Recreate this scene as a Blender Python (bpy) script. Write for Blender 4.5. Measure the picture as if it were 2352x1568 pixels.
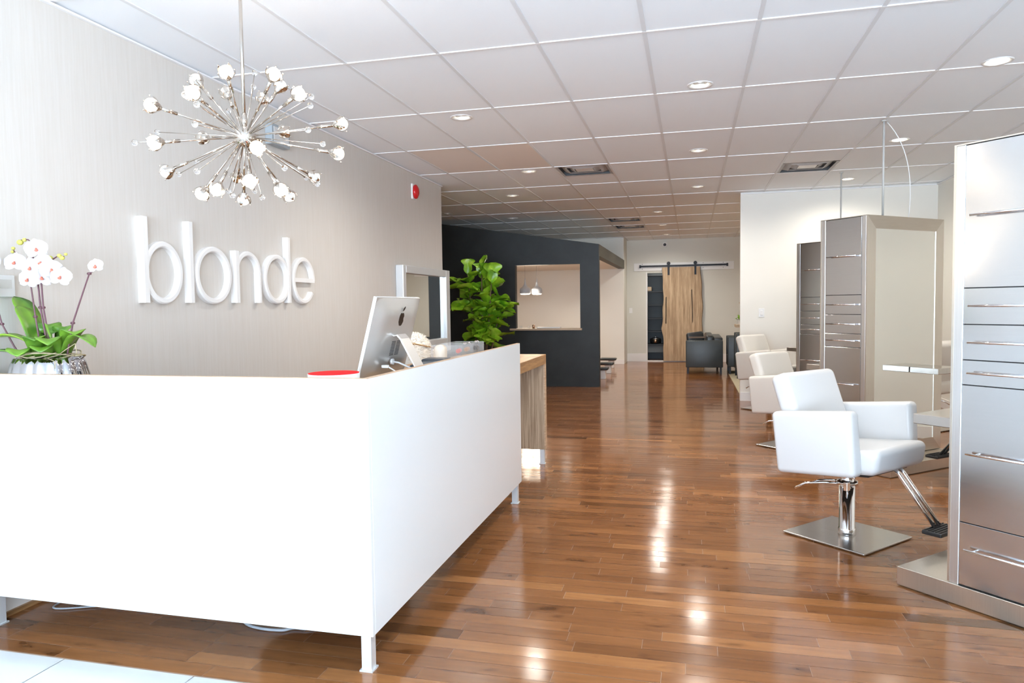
import bpy, bmesh, math, random
from mathutils import Vector, Matrix, Euler
S = bpy.context.scene
for o in list(bpy.data.objects): bpy.data.objects.remove(o)
COL = S.collection
PI = math.pi
rnd = random.Random(7)

# ------------------------------------------------------------------ camera, world, exposure
HC = 1.38                      # camera height, metres
CE = 2.8987                    # ceiling height
def cam_matrix(yaw, pitch, roll):
    return Matrix.Rotation(yaw, 3, 'Z') @ Matrix.Rotation(pitch, 3, 'X') @ Matrix.Rotation(roll, 3, 'Y')
cd = bpy.data.cameras.new('camera')
cam = bpy.data.objects.new('camera', cd); COL.objects.link(cam)
cd.sensor_fit = 'HORIZONTAL'; cd.sensor_width = 36.0; cd.lens = 36.0 * 1627.19 / 2352.0
cd.clip_start = 0.05; cd.clip_end = 200
M3 = cam_matrix(.2482, -.0505, .0137)
R3 = Matrix((M3.col[0], M3.col[2], -M3.col[1])).transposed()
cam.matrix_world = Matrix.Translation((0, 0, HC)) @ R3.to_4x4()
cd.dof.use_dof = True; cd.dof.focus_distance = 4.6; cd.dof.aperture_fstop = 11.0
S.camera = cam

w = bpy.data.worlds.new('daylight'); S.world = w; w.use_nodes = True
nt = w.node_tree; bg = nt.nodes['Background']
geo = nt.nodes.new('ShaderNodeTexCoord'); sp = nt.nodes.new('ShaderNodeSeparateXYZ')
cr = nt.nodes.new('ShaderNodeValToRGB'); mr = nt.nodes.new('ShaderNodeMapRange')
mr.inputs[1].default_value = -0.02; mr.inputs[2].default_value = 0.22
nt.links.new(geo.outputs['Generated'], sp.inputs[0]); nt.links.new(sp.outputs[2], mr.inputs[0])
nt.links.new(mr.outputs[0], cr.inputs[0]); nt.links.new(cr.outputs[0], bg.inputs[0])
cr.color_ramp.elements[0].color = (1.08, 1.27, 1.50, 1); cr.color_ramp.elements[1].color = (.13, .17, .23, 1)
WORLD = 14.0
bg.inputs[1].default_value = WORLD

vs = S.view_settings
vs.view_transform = 'Standard'; vs.look = 'None'; vs.exposure = 0.36; vs.gamma = 1.0; vs.use_curve_mapping = False
S.display_settings.display_device = 'sRGB'
try:
    S.cycles.max_bounces = 12; S.cycles.diffuse_bounces = 8; S.cycles.glossy_bounces = 6
    S.cycles.sample_clamp_indirect = 6.0
    S.cycles.caustics_reflective = False; S.cycles.caustics_refractive = False
except Exception: pass

# the shop window behind the camera: a portal guides daylight samples through the opening
pl = bpy.data.lights.new('shopfront_daylight_portal', 'AREA'); pl.shape = 'RECTANGLE'; pl.size = 5.9; pl.size_y = 2.64
pl.cycles.is_portal = True
po = bpy.data.objects.new('shopfront_daylight_portal', pl); COL.objects.link(po)
po.location = (0, -4.47, 1.43); po.rotation_euler = (PI/2, 0, 0)

# ------------------------------------------------------------------ materials
def mat(name, col=(.8,.8,.8), rough=.5, metal=0., **kw):
    m = bpy.data.materials.new(name); m.use_nodes = True
    b = m.node_tree.nodes['Principled BSDF']
    b.inputs['Base Color'].default_value = (*col, 1); b.inputs['Roughness'].default_value = rough
    b.inputs['Metallic'].default_value = metal
    for k, v in kw.items(): b.inputs[k.replace('_', ' ')].default_value = v
    return m
def nodes(m): return m.node_tree.nodes, m.node_tree.links, m.node_tree.nodes['Principled BSDF']
def noise(m, scale=(1,1,1), nscale=5., detail=4., rough=.6, coord='Object'):
    N, L, b = nodes(m)
    tc = N.new('ShaderNodeTexCoord'); mp = N.new('ShaderNodeMapping'); mp.inputs['Scale'].default_value = scale
    nz = N.new('ShaderNodeTexNoise'); nz.inputs['Scale'].default_value = nscale
    nz.inputs['Detail'].default_value = detail; nz.inputs['Roughness'].default_value = rough
    L.new(tc.outputs[coord], mp.inputs[0]); L.new(mp.outputs[0], nz.inputs['Vector'])
    return nz
def ramp(m, src, stops, to='Base Color'):
    N, L, b = nodes(m)
    r = N.new('ShaderNodeValToRGB'); el = r.color_ramp.elements
    while len(el) < len(stops): el.new(.5)
    for e, (p, c) in zip(el, stops):
        e.position = p; e.color = (*c, 1) if len(c) == 3 else c
    L.new(src, r.inputs[0])
    if to: L.new(r.outputs[0], b.inputs[to])
    return r
def bump(m, src, strength=.2, dist=.002):
    N, L, b = nodes(m)
    bp = N.new('ShaderNodeBump'); bp.inputs['Strength'].default_value = strength; bp.inputs['Distance'].default_value = dist
    L.new(src, bp.inputs['Height']); L.new(bp.outputs[0], b.inputs['Normal'])

# woven wallcovering: fine vertical threads
M_wallcover = mat('woven_wallcovering', rough=.65)
_n = noise(M_wallcover, (14, 14, .55), 6, 5)
ramp(M_wallcover, _n.outputs[0], [(.3, (.615,.58,.535)), (.5, (.632,.60,.56)), (.7, (.648,.62,.585))]); bump(M_wallcover, _n.outputs[0], .15, .0015)
def painted(name, col, r=.55):
    m = mat(name, col, r); n = noise(m, (1,1,1), 60, 3); bump(m, n.outputs[0], .06, .001)
    n2 = noise(m, (1,1,1), 1.2, 2); a = tuple(c*.97 for c in col); ramp(m, n2.outputs[0], [(.35, a), (.65, col)])
    return m
M_white_wall = painted('warm_white_paint', (.84,.82,.755))
M_back_wall = painted('back_wall_paint', (.70,.69,.62))
M_trim = painted('white_trim_paint', (.84,.83,.81), .4)
M_dark_wall = mat('charcoal_plaster', rough=.5)
_n = noise(M_dark_wall, (1,1,1), 3.5, 6); ramp(M_dark_wall, _n.outputs[0], [(.3, (.011,.013,.013)), (.7, (.020,.024,.024))]); bump(M_dark_wall, _n.outputs[0], .2, .004)
M_dark_beam = mat('dark_olive_beam', (.085,.08,.06), .6)
_n = noise(M_dark_beam, (1,6,6), 4, 4); ramp(M_dark_beam, _n.outputs[0], [(.3,(.06,.056,.042)),(.7,(.10,.095,.072))])

M_tile = mat('ceiling_tile', (.90,.94,.985), .85)
_n = noise(M_tile, (1,1,1), 90, 3); bump(M_tile, _n.outputs[0], .25, .002)
M_tile_old = mat('yellowed_ceiling_tile', (.86,.78,.72), .85); _n = noise(M_tile_old, (1,1,1), 90, 3); bump(M_tile_old, _n.outputs[0], .25, .002)
M_tbar = mat('ceiling_grid_enamel', (.86,.86,.87), .4)
M_tbar_shaded = mat('ceiling_grid_main_tee_shaded', (.76,.78,.81), .5)  # shading of the lengthwise tees' profile, put into a greyer enamel colour

# hardwood: each plank carries its own tone in the colour attribute 'plank'
def wood_floor():
    m = mat('maple_plank_floor', rough=.14); N, L, b = nodes(m)
    at = N.new('ShaderNodeAttribute'); at.attribute_name = 'plank'
    sx = N.new('ShaderNodeSeparateColor'); L.new(at.outputs['Color'], sx.inputs[0])
    tc = N.new('ShaderNodeTexCoord'); mp = N.new('ShaderNodeMapping'); mp.inputs['Scale'].default_value = (1.6, 22, 1)
    ad = N.new('ShaderNodeVectorMath'); ad.operation = 'ADD'; sc = N.new('ShaderNodeVectorMath'); sc.operation = 'SCALE'; sc.inputs['Scale'].default_value = 37
    L.new(at.outputs['Color'], sc.inputs[0]); L.new(tc.outputs['Object'], ad.inputs[0]); L.new(sc.outputs[0], ad.inputs[1]); L.new(ad.outputs[0], mp.inputs[0])
    n1 = N.new('ShaderNodeTexNoise'); n1.inputs['Scale'].default_value = 2.2; n1.inputs['Detail'].default_value = 6; L.new(mp.outputs[0], n1.inputs['Vector'])
    mp2 = N.new('ShaderNodeMapping'); mp2.inputs['Scale'].default_value = (1, 2.5, 1); L.new(ad.outputs[0], mp2.inputs[0])
    n2 = N.new('ShaderNodeTexNoise'); n2.inputs['Scale'].default_value = 5; n2.inputs['Detail'].default_value = 3; L.new(mp2.outputs[0], n2.inputs['Vector'])
    base = N.new('ShaderNodeValToRGB'); e = base.color_ramp.elements
    e[0].position = .0; e[0].color = (.10,.040,.011,1); e[1].position = 1; e[1].color = (.37,.165,.060,1)
    k = e.new(.3); k.color = (.20,.080,.027,1); k = e.new(.75); k.color = (.28,.117,.041,1)
    L.new(sx.outputs[0], base.inputs[0])
    g = N.new('ShaderNodeValToRGB'); ge = g.color_ramp.elements; ge[0].position = .3; ge[0].color = (.82,.79,.76,1); ge[1].position = .65; ge[1].color = (1.08,1.06,1.04,1)
    L.new(n1.outputs[0], g.inputs[0])
    kn = N.new('ShaderNodeValToRGB'); ke = kn.color_ramp.elements; ke[0].position = .27; ke[0].color = (.50,.45,.40,1); ke[1].position = .40; ke[1].color = (1,1,1,1)
    L.new(n2.outputs[0], kn.inputs[0])
    m1 = N.new('ShaderNodeMix'); m1.data_type = 'RGBA'; m1.blend_type = 'MULTIPLY'; m1.inputs[0].default_value = 1
    m2 = N.new('ShaderNodeMix'); m2.data_type = 'RGBA'; m2.blend_type = 'MULTIPLY'; m2.inputs[0].default_value = 1
    L.new(base.outputs[0], m1.inputs[6]); L.new(g.outputs[0], m1.inputs[7]); L.new(m1.outputs[2], m2.inputs[6]); L.new(kn.outputs[0], m2.inputs[7])
    L.new(m2.outputs[2], b.inputs['Base Color'])
    rr = N.new('ShaderNodeMapRange'); rr.inputs[3].default_value = .09; rr.inputs[4].default_value = .16; L.new(n2.outputs[0], rr.inputs[0]); L.new(rr.outputs[0], b.inputs['Roughness'])
    bp = N.new('ShaderNodeBump'); bp.inputs['Strength'].default_value = .06; bp.inputs['Distance'].default_value = .001; L.new(n1.outputs[0], bp.inputs['Height']); L.new(bp.outputs[0], b.inputs['Normal'])
    return m
M_floor = wood_floor()
M_seam = mat('plank_seam', (.38,.25,.17), .35)
M_porcelain = mat('pale_porcelain_tile', (.78,.78,.76), .12)
_n = noise(M_porcelain, (1,1,1), 2, 4); ramp(M_porcelain, _n.outputs[0], [(.3,(.60,.61,.60)),(.7,(.66,.67,.66))])
M_grout = mat('grout', (.45,.45,.44), .8)

M_laminate = mat('white_gloss_laminate', (.78,.81,.83), .16)
def wood(name, c0, c1, scale, rough=.4, ns=2.5):
    m = mat(name, c1, rough); n = noise(m, scale, ns, 8, .65); ramp(m, n.outputs[0], [(.32, c0), (.5, tuple((a+b)/2 for a,b in zip(c0,c1))), (.62, c1)]); bump(m, n.outputs[0], .1, .001); return m
M_desk_wood = wood('zebra_oak_veneer_long', (.23,.115,.045), (.50,.29,.13), (14, 1.2, 14), .35)
M_desk_wood_v = wood('zebra_oak_veneer_upright', (.26,.17,.10), (.56,.43,.30), (26, 26, .8), .45)
M_edge_wood = wood('birch_ply_edge', (.42,.27,.16), (.62,.45,.30), (3, 3, 20), .5)
M_barn = wood('live_edge_slab', (.33,.21,.115), (.62,.46,.29), (6, 6, .45), .6, 3.0)
M_sill = wood('pale_wood_sill', (.48,.35,.23), (.63,.49,.35), (1, 10, 10), .5)
M_silver_paint = mat('satin_silver_paint', (.74,.77,.79), .35, .35)
M_chrome = mat('chrome', (.90,.90,.91), .06, 1)
M_nickel = mat('polished_nickel', (.60,.545,.49), .10, 1)
def brushed(name, c0, c1, scale, r=.26):
    m = mat(name, c1, r, 1.0); n = noise(m, scale, 5, 5, .7); ramp(m, n.outputs[0], [(.3, c0), (.7, c1)])
    N, L, b = nodes(m); mr = N.new('ShaderNodeMapRange'); mr.inputs[3].default_value = r-.015; mr.inputs[4].default_value = r+.02
    L.new(n.outputs[0], mr.inputs[0]); L.new(mr.outputs[0], b.inputs['Roughness'])
    return m
M_steel = brushed('brushed_steel', (.60,.61,.625), (.63,.64,.655), (.8, .8, 24), .17)
M_steel_frame = brushed('brushed_steel_frame', (.68,.64,.58), (.74,.70,.63), (30, 30, .8), .30)
M_steel_rail = brushed('brushed_steel_rail', (.56,.51,.44), (.62,.57,.50), (30, .8, 30), .30)
M_alu = brushed('anodised_aluminium', (.70,.71,.72), (.78,.79,.80), (30,30,.6), .34)
M_plate = brushed('brushed_base_plate', (.55,.53,.50), (.66,.64,.61), (1, 30, 1), .22)
M_mirror = mat('mirror_glass', (.90,.92,.89), .015, 1)
M_gap = mat('shadow_gap_black', (.02,.02,.02), .8)
M_duct = mat('duct_grey', (.10,.105,.11), .7)
M_vinyl = mat('white_vinyl', (.64,.64,.635), .36); _n = noise(M_vinyl, (1,1,1), 140, 2); bump(M_vinyl, _n.outputs[0], .05, .001)
M_cream_vinyl = mat('cream_white_vinyl', (.68,.65,.60), .38); _n = noise(M_cream_vinyl, (1,1,1), 140, 2); bump(M_cream_vinyl, _n.outputs[0], .05, .001)
M_rubber = mat('black_rubber', (.015,.015,.016), .5)
M_blackleather = mat('black_leather', (.022,.026,.028), .34); _n = noise(M_blackleather, (1,1,1), 60, 3); bump(M_blackleather, _n.outputs[0], .1, .002)
M_greyleather = mat('dark_grey_leather', (.040,.050,.052), .38); _n = noise(M_greyleather, (1,1,1), 60, 3); bump(M_greyleather, _n.outputs[0], .1, .002)
M_blackmetal = mat('black_iron', (.02,.02,.022), .45, .6)
M_letter = mat('white_lettering', (.84,.83,.82), .35)
M_whiteplastic = mat('white_plastic', (.83,.83,.82), .35)
M_creamplastic = mat('cream_plastic', (.80,.70,.58), .35)
M_greyplastic = mat('slate_grey_plastic', (.075,.10,.125), .35)
M_darkplastic = mat('dark_grey_plastic', (.06,.065,.075), .4)
M_red = mat('red_plastic', (.55,.01,.015), .25)
M_redglaze = mat('red_glaze', (.75,.004,.010), .6, Specular_IOR_Level=.1)
M_imac = mat('bead_blasted_aluminium', (.73,.72,.70), .36, .75)
M_logo = mat('dark_logo', (.03,.022,.018), .2, .3)
M_leaf = mat('fiddle_leaf', (.10,.24,.015), .32, Subsurface_Weight=.0)
_n = noise(M_leaf, (1,1,1), 6, 3); ramp(M_leaf, _n.outputs[0], [(.35,(.10,.27,.012)),(.55,(.25,.46,.02)),(.75,(.50,.62,.08))])
M_stem = mat('brown_stem', (.12,.075,.04), .6)
M_orchid_leaf = mat('orchid_leaf', (.12,.26,.03), .3)
_n = noise(M_orchid_leaf, (1,1,1), 9, 2); ramp(M_orchid_leaf, _n.outputs[0], [(.35,(.06,.17,.02)),(.65,(.17,.34,.03))])
M_orchid_light = mat('orchid_leaf_young', (.24,.42,.03), .3)
M_orchid_stem = mat('orchid_spike', (.13,.055,.07), .5)
M_bud = mat('orchid_bud', (.52,.50,.10), .5)
M_petal = mat('orchid_petal', (.60,.56,.575), .5, Subsurface_Weight=.15)
M_lip = mat('orchid_lip', (.68,.16,.10), .5)
M_twig = mat('twig', (.42,.36,.22), .7)
M_potsilver = mat('silvered_ceramic', (.52,.52,.55), .06, 1)
M_fur = mat('ivory_fur', (.85,.80,.72), .9)
M_brass = mat('brass', (.80,.62,.42), .18, 1)
M_cable = mat('grey_cable', (.45,.50,.55), .5)
M_rug = mat('beige_rug', (.42,.37,.26), .95); _n = noise(M_rug, (1,1,1), 120, 3); bump(M_rug, _n.outputs[0], .6, .006)
M_shelfgrey = mat('blue_grey_shelf_paint', (.16,.18,.19), .6)
M_shelfdark = mat('dark_shelf', (.025,.028,.032), .5)
M_copper = mat('copper', (.65,.42,.28), .25, 1)
M_wire = mat('grey_wire', (.55,.55,.53), .5)
def glass(name, col=(1,1,1), rough=.02, mix=.35, em=None):
    m = mat(name, col, rough); b = m.node_tree.nodes['Principled BSDF']
    b.inputs['Transmission Weight'].default_value = 1.0; b.inputs['IOR'].default_value = 1.45
    return m
M_crystal = glass('crystal')
def thin_glass(name, col, alpha):
    m = mat(name, col, .05); m.node_tree.nodes['Principled BSDF'].inputs['Alpha'].default_value = alpha; return m
M_acrylic = thin_glass('clear_acrylic', (.92,.93,.94), .13)
M_petal_glass = thin_glass('glass_petal', (.90,.84,.78), .45)
M_petal_glass.node_tree.nodes['Principled BSDF'].inputs['Metallic'].default_value = .5
def emit(name, col, s):
    m = mat(name, col, .4); b = m.node_tree.nodes['Principled BSDF']
    b.inputs['Emission Color'].default_value = (*col, 1); b.inputs['Emission Strength'].default_value = s; return m
M_bulb = emit('lit_globe_bulb', (1,.80,.58), 10.0)
M_bulb_dim = emit('lit_globe_bulb_soft', (1,.86,.72), 1.6)
M_down = emit('downlight_lamp', (1,.90,.72), 14)
M_down_diffuse = emit('downlight_diffuser', (1,.90,.76), 3.5)
M_cup = mat('downlight_reflector', (.90,.88,.84), .25, .6)
M_pendglow = emit('pendant_glow', (1,.93,.80), 5)

# ------------------------------------------------------------------ mesh helpers
class MB:
    def __init__(s): s.bm = bmesh.new(); s.mi = 0
    def _t(s, f0):
        for f in s.bm.faces[f0:] if False else []: pass
    def box(s, x0, x1, y0, y1, z0, z1, mi=0, bevel=0, seg=3, M=None):
        g = bmesh.new()
        vs = [g.verts.new((x, y, z)) for x in (x0, x1) for y in (y0, y1) for z in (z0, z1)]
        for q in ((0,1,3,2),(4,6,7,5),(0,4,5,1),(2,3,7,6),(0,2,6,4),(1,5,7,3)): g.faces.new([vs[i] for i in q])
        bmesh.ops.recalc_face_normals(g, faces=g.faces)
        if bevel: bmesh.ops.bevel(g, geom=list(g.edges), offset=bevel, segments=seg, profile=.5, affect='EDGES')
        return s.add(g, mi, M)
    def add(s, g, mi=0, M=None):
        if M is not None: bmesh.ops.transform(g, matrix=M, verts=g.verts)
        mp = {}
        for v in g.verts: mp[v] = s.bm.verts.new(v.co)
        for f in g.faces:
            try:
                n = s.bm.faces.new([mp[v] for v in f.verts]); n.material_index = mi; n.smooth = f.smooth
            except ValueError: pass
        g.free(); return s
    def prism(s, pts, axis, a, b, mi=0, M=None):
        """polygon pts (2D) extruded along axis from a to b"""
        g = bmesh.new()
        def P(p, t):
            return {'x': (t, p[0], p[1]), 'y': (p[0], t, p[1]), 'z': (p[0], p[1], t)}[axis]
        A = [g.verts.new(P(p, a)) for p in pts]; B = [g.verts.new(P(p, b)) for p in pts]
        g.faces.new(A); g.faces.new(B[::-1]); n = len(pts)
        for i in range(n): g.faces.new([A[i], B[i], B[(i+1) % n], A[(i+1) % n]])
        bmesh.ops.recalc_face_normals(g, faces=g.faces)
        return s.add(g, mi, M)
    def tube(s, pts, r, seg=10, mi=0, cap=True, M=None):
        pts = [Vector(p) for p in pts]; g = bmesh.new(); rings = []
        rs = r if isinstance(r, (list, tuple)) else [r]*len(pts)
        up = None
        for i, p in enumerate(pts):
            t = (pts[min(i+1, len(pts)-1)] - pts[max(i-1, 0)]).normalized()
            if up is None:
                up = Vector((0,0,1)) if abs(t.z) < .9 else Vector((1,0,0))
            up = (up - t*up.dot(t)).normalized(); sd = t.cross(up)
            rings.append([g.verts.new(p + (up*math.cos(a) + sd*math.sin(a))*rs[i]) for a in [2*PI*k/seg for k in range(seg)]])
        for a, b in zip(rings, rings[1:]):
            for k in range(seg):
                f = g.faces.new([a[k], a[(k+1) % seg], b[(k+1) % seg], b[k]]); f.smooth = True
        if cap: g.faces.new(rings[0][::-1]); g.faces.new(rings[-1])
        bmesh.ops.recalc_face_normals(g, faces=g.faces)
        return s.add(g, mi, M)
    def lathe(s, prof, seg=32, mi=0, M=None, flute=0, flute_n=16, closed=False, open_=False):
        g = bmesh.new(); rings = []
        for r, z in prof:
            rings.append([g.verts.new(((r*(1+flute*abs(math.sin(flute_n*PI*k/seg)))) * math.cos(2*PI*k/seg), (r*(1+flute*abs(math.sin(flute_n*PI*k/seg)))) * math.sin(2*PI*k/seg), z)) for k in range(seg)])
        for a, b in zip(rings, rings[1:]):
            for k in range(seg):
                f = g.faces.new([a[k], a[(k+1) % seg], b[(k+1) % seg], b[k]]); f.smooth = True
        if prof[0][0] > 1e-5 and not open_: g.faces.new(rings[0][::-1])
        if prof[-1][0] > 1e-5 and not closed and not open_: g.faces.new(rings[-1])
        bmesh.ops.remove_doubles(g, verts=g.verts, dist=1e-6)
        return s.add(g, mi, M)
    def sphere(s, c, r, seg=16, mi=0, sc=(1,1,1), M=None):
        g = bmesh.new(); bmesh.ops.create_uvsphere(g, u_segments=seg, v_segments=max(6, seg//2), radius=1)
        for f in g.faces: f.smooth = True
        bmesh.ops.transform(g, matrix=Matrix.Translation(c) @ Matrix.Diagonal((r*sc[0], r*sc[1], r*sc[2], 1)), verts=g.verts)
        return s.add(g, mi, M)
    def grid(s, P, mi=0, M=None, smooth=True):
        g = bmesh.new(); V = [[g.verts.new(p) for p in row] for row in P]
        for i in range(len(V)-1):
            for j in range(len(V[0])-1):
                f = g.faces.new([V[i][j], V[i+1][j], V[i+1][j+1], V[i][j+1]]); f.smooth = smooth
        return s.add(g, mi, M)
    def build(s, name, mats, parent=None, smooth=None):
        me = bpy.data.meshes.new(name)
        if smooth is not None:
            for f in s.bm.faces: f.smooth = smooth
        s.bm.to_mesh(me); s.bm.free()
        for m in (mats if isinstance(mats, (list, tuple)) else [mats]): me.materials.append(m)
        if smooth:
            try: me.set_sharp_from_angle(angle=math.radians(32))
            except Exception: pass
        o = bpy.data.objects.new(name, me); COL.objects.link(o)
        if parent is not None: o.parent = parent
        return o
def box(name, dims, m, parent=None, bevel=0, seg=3, smooth=None):
    b = MB(); b.box(*dims, bevel=bevel, seg=seg); return b.build(name, m, parent, smooth)
def tag(o, label=None, cat=None, group=None, kind=None):
    if label: o['label'] = label
    if cat: o['category'] = cat
    if group: o['group'] = group
    if kind: o['kind'] = kind
    return o
def struct(o, label=None): o['kind'] = 'structure'; return o
def thing(name, label, cat, loc=(0,0,0), rz=0, group=None):
    o = bpy.data.objects.new(name, None); COL.objects.link(o); o.empty_display_size = .1
    o.location = loc; o.rotation_euler = (0, 0, rz); return tag(o, label, cat, group)
def dup(root, loc, rz, label):
    r = root.copy(); COL.objects.link(r); r.location = loc; r.rotation_euler = (0, 0, rz); r['label'] = label
    for ch in list(root.children):
        c = ch.copy(); COL.objects.link(c); c.parent = r
        for g in list(ch.children):
            d = g.copy(); COL.objects.link(d); d.parent = c
    return r
def bez(a, b, c, n=8):
    a, b, c = Vector(a), Vector(b), Vector(c)
    return [a*(1-t)**2 + b*2*t*(1-t) + c*t*t for t in [i/n for i in range(n+1)]]

# ------------------------------------------------------------------ room shell
WL = -3.04      # left wall face
X_R = 3.12
def planks():
    me = bpy.data.meshes.new('floor'); V = []; F = []; T = []; mi = []
    pw, y, row = .0826, 2.236, 0
    r = random.Random(3)
    while y < 17.9:
        xa, xb = (-6.0, 4.2) if y > 8.3 else (-3.06, 3.14)
        x = xa - r.uniform(0, .9)
        while x < xb:
            ln = r.choice([.3, .45, .6, .75, .9, 1.1]) * r.uniform(.85, 1.1)
            a, b = max(x, xa), min(x+ln, xb)
            if b - a > .01:
                g = .0009; i = len(V)
                tl = r.uniform(-.0003, .0003); e0, e1 = -abs(tl)+tl, -abs(tl)-tl; V += [(a+g, y+g, e0), (b-g, y+g, e0), (b-g, y+pw-g, e1), (a+g, y+pw-g, e1)]
                F.append((i, i+1, i+2, i+3)); c = (min(1, max(0, r.gauss(.55, .19))), r.random(), r.random(), 1); T += [c]*4; mi.append(0)
            x += ln
        y += pw; row += 1
    # slab under the planks (the seams show it)
    i = len(V); V += [(-6.1, 2.225, -.0009), (4.3, 2.225, -.0009), (4.3, 18, -.0009), (-6.1, 18, -.0009)]; F.append((i,i+1,i+2,i+3)); T += [(.5,.5,.5,1)]*4; mi.append(1)
    # grout bed and porcelain tiles near the entrance
    i = len(V); V += [(-3.1, -4.6, -.002), (3.2, -4.6, -.002), (3.2, 2.235, -.002), (-3.1, 2.235, -.002)]; F.append((i,i+1,i+2,i+3)); T += [(.5,.5,.5,1)]*4; mi.append(3)
    ty = 2.228
    while ty > -4.6:
        tx = -3.02
        while tx < 3.12:
            a, b, c, d = tx+.002, min(tx+.597, 3.12), max(ty-.297*2+.002, -4.6), ty
            i = len(V); V += [(a,c,0),(b,c,0),(b,d,0),(a,d,0)]; F.append((i,i+1,i+2,i+3)); T += [(.5,.5,.5,1)]*4; mi.append(2)
            tx += .6
        ty -= .6
    me.from_pydata(V, [], F); me.update()
    ca = me.color_attributes.new('plank', 'FLOAT_COLOR', 'POINT')
    for k, c in enumerate(T): ca.data[k].color = c
    for m in (M_floor, M_seam, M_porcelain, M_grout): me.materials.append(m)
    me.polygons.foreach_set('material_index', mi)
    o = bpy.data.objects.new('floor', me); COL.objects.link(o); struct(o)
planks()

def wall(name, dims, m): return struct(box(name, dims, m))
wall('wall_left', (WL-.12, WL, -4.6, 8.48, 0, CE+.05), M_wallcover)
wall('wall_left_return', (-6.1, WL-.12, 8.36, 8.48, 0, CE+.05), M_white_wall)
wall('wall_far_left', (-6.1, -6.0, 8.48, 17.4, 0, CE+.05), M_white_wall)
wall('wall_right', (X_R, X_R+.12, -4.6, 10.5, 0, CE+.05), M_white_wall)
wall('wall_partition', (.664, 4.3, 10.4, 10.52, 0, CE+.05), M_white_wall)
wall('wall_far_right', (4.2, 4.3, 10.52, 17.4, 0, CE+.05), M_white_wall)
wall('wall_inner_back', (-6.0, -1.5, 16.45, 16.57, 0, CE+.05), M_white_wall)
# back wall with the doorway
b = MB(); YB = 17.25
b.box(-1.56, -1.04, YB, YB+.12, 0, CE+.05); b.box(-.30, 4.3, YB, YB+.12, 0, CE+.05); b.box(-1.04, -.30, YB, YB+.12, 2.11, CE+.05)
b.box(-1.56, -1.5, 16.57, YB, 0, CE+.05)
struct(b.build('wall_back', M_back_wall))
# closet behind the doorway
b = MB(); b.box(-1.6, -1.5, YB+.12, 18.3, 0, 2.6); b.box(-.1, 0, YB+.12, 18.3, 0, 2.6); b.box(-1.6, 0, 18.2, 18.3, 0, 2.6); b.box(-1.6, 0, YB+.12, 18.3, 2.5, 2.6)
struct(b.build('wall_closet', M_shelfgrey))
wall('floor_closet', (-1.5, -.1, 17.9, 18.2, -.02, 0), M_floor)
b = MB()
b.box(-1.05, -1.02, YB-.015, YB+.13, 0, 2.13); struct(b.build('trim_1', M_trim))
struct(box('trim_6', (-1.02, -.30, YB-.01, YB+.10, 0, .018), M_trim))
# front wall with shop windows behind the camera
b = MB()
b.box(-3.16, 3.24, -4.6, -4.5, 0, .10); b.box(-3.16, 3.24, -4.6, -4.5, 2.76, CE+.05)
b.box(-3.16, -2.96, -4.6, -4.5, .10, 2.76); b.box(2.96, 3.24, -4.6, -4.5, .10, 2.76)
struct(b.build('wall_front', M_white_wall))
for i, (a, c) in enumerate(((-2.96, -1.0), (-1.0, 1.0), (1.0, 2.96))):
    f = MB()
    f.box(a, a+.05, -4.59, -4.52, .10, 2.76); f.box(c-.05, c, -4.59, -4.52, .10, 2.76); f.box(a+.05, c-.05, -4.59, -4.52, .10, .16); f.box(a+.05, c-.05, -4.59, -4.52, 2.70, 2.76)
    struct(f.build('window_%d' % (i+1), M_alu))
# dark pod wall with raked top and a serving opening
def pz(x): return min(2.382 + (-1.488-x)*.16, CE)
XK = -1.488 - (CE-2.382)/.16
def podq(x0, x1, z0, z1):
    pts = [(x0, z0), (x1, z0)]
    if z1 is None:
        pts += [(x1, pz(x1))]
        if x0 < XK < x1: pts += [(XK, CE)]
        pts += [(x0, pz(x0))]
    else: pts += [(x1, z1), (x0, z1)]
    return pts
b = MB()
for q in (podq(-6.0, -2.92, 0, None), podq(-1.805, -1.488, 0, None), podq(-2.92, -1.805, 0, .985), podq(-2.92, -1.805, 2.065, None)):
    b.prism(q, 'y', 11.81, 11.93)
struct(b.build('wall_pod', M_dark_wall))
struct(box('trim_2', (-1.62, -1.488, 11.93, 16.45, 2.19, 2.384), M_dark_beam))
struct(box('ceiling_pod', (-6.0, -1.62, 11.93, 16.45, 2.19, 2.24), M_white_wall))
o = box('window_sill', (-3.012, -1.775, 11.74, 11.97, .955, .988), M_sill, bevel=.003); tag(o, 'pale wooden sill shelf under the opening in the charcoal wall', 'shelf')
# baseboards
struct(box('baseboard_back', (-1.5, -1.05, YB-.012, YB, 0, .19), M_trim))
struct(box('baseboard_back_right', (-.3, 4.2, YB-.012, YB, 0, .19), M_trim))
struct(box('baseboard_left', (WL, WL+.014, 2.0, 8.48, .0, .10), M_trim))
struct(box('baseboard_left_quarter_round', (WL+.014, WL+.03, 2.25, 8.48, 0, .02), M_desk_wood))
struct(box('baseboard_partition', (.664, 3.12, 10.388, 10.4, 0, .12), M_trim))
struct(box('baseboard_right', (X_R-.012, X_R, -4.5, 10.388, 0, .12), M_trim))
struct(box('baseboard_inner_back', (-6.0, -1.5, 16.438, 16.45, 0, .10), M_trim))
# perimeter angle along the ceiling
struct(box('trim_3', (WL, WL+.022, -4.5, 8.48, CE-.022, CE-.012), M_tbar))
struct(box('trim_4', (.664, 3.12, 10.378, 10.4, CE-.022, CE-.012), M_tbar))
struct(box('trim_5', (X_R-.022, X_R, -4.5, 10.378, CE-.022, CE-.012), M_tbar))

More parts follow.
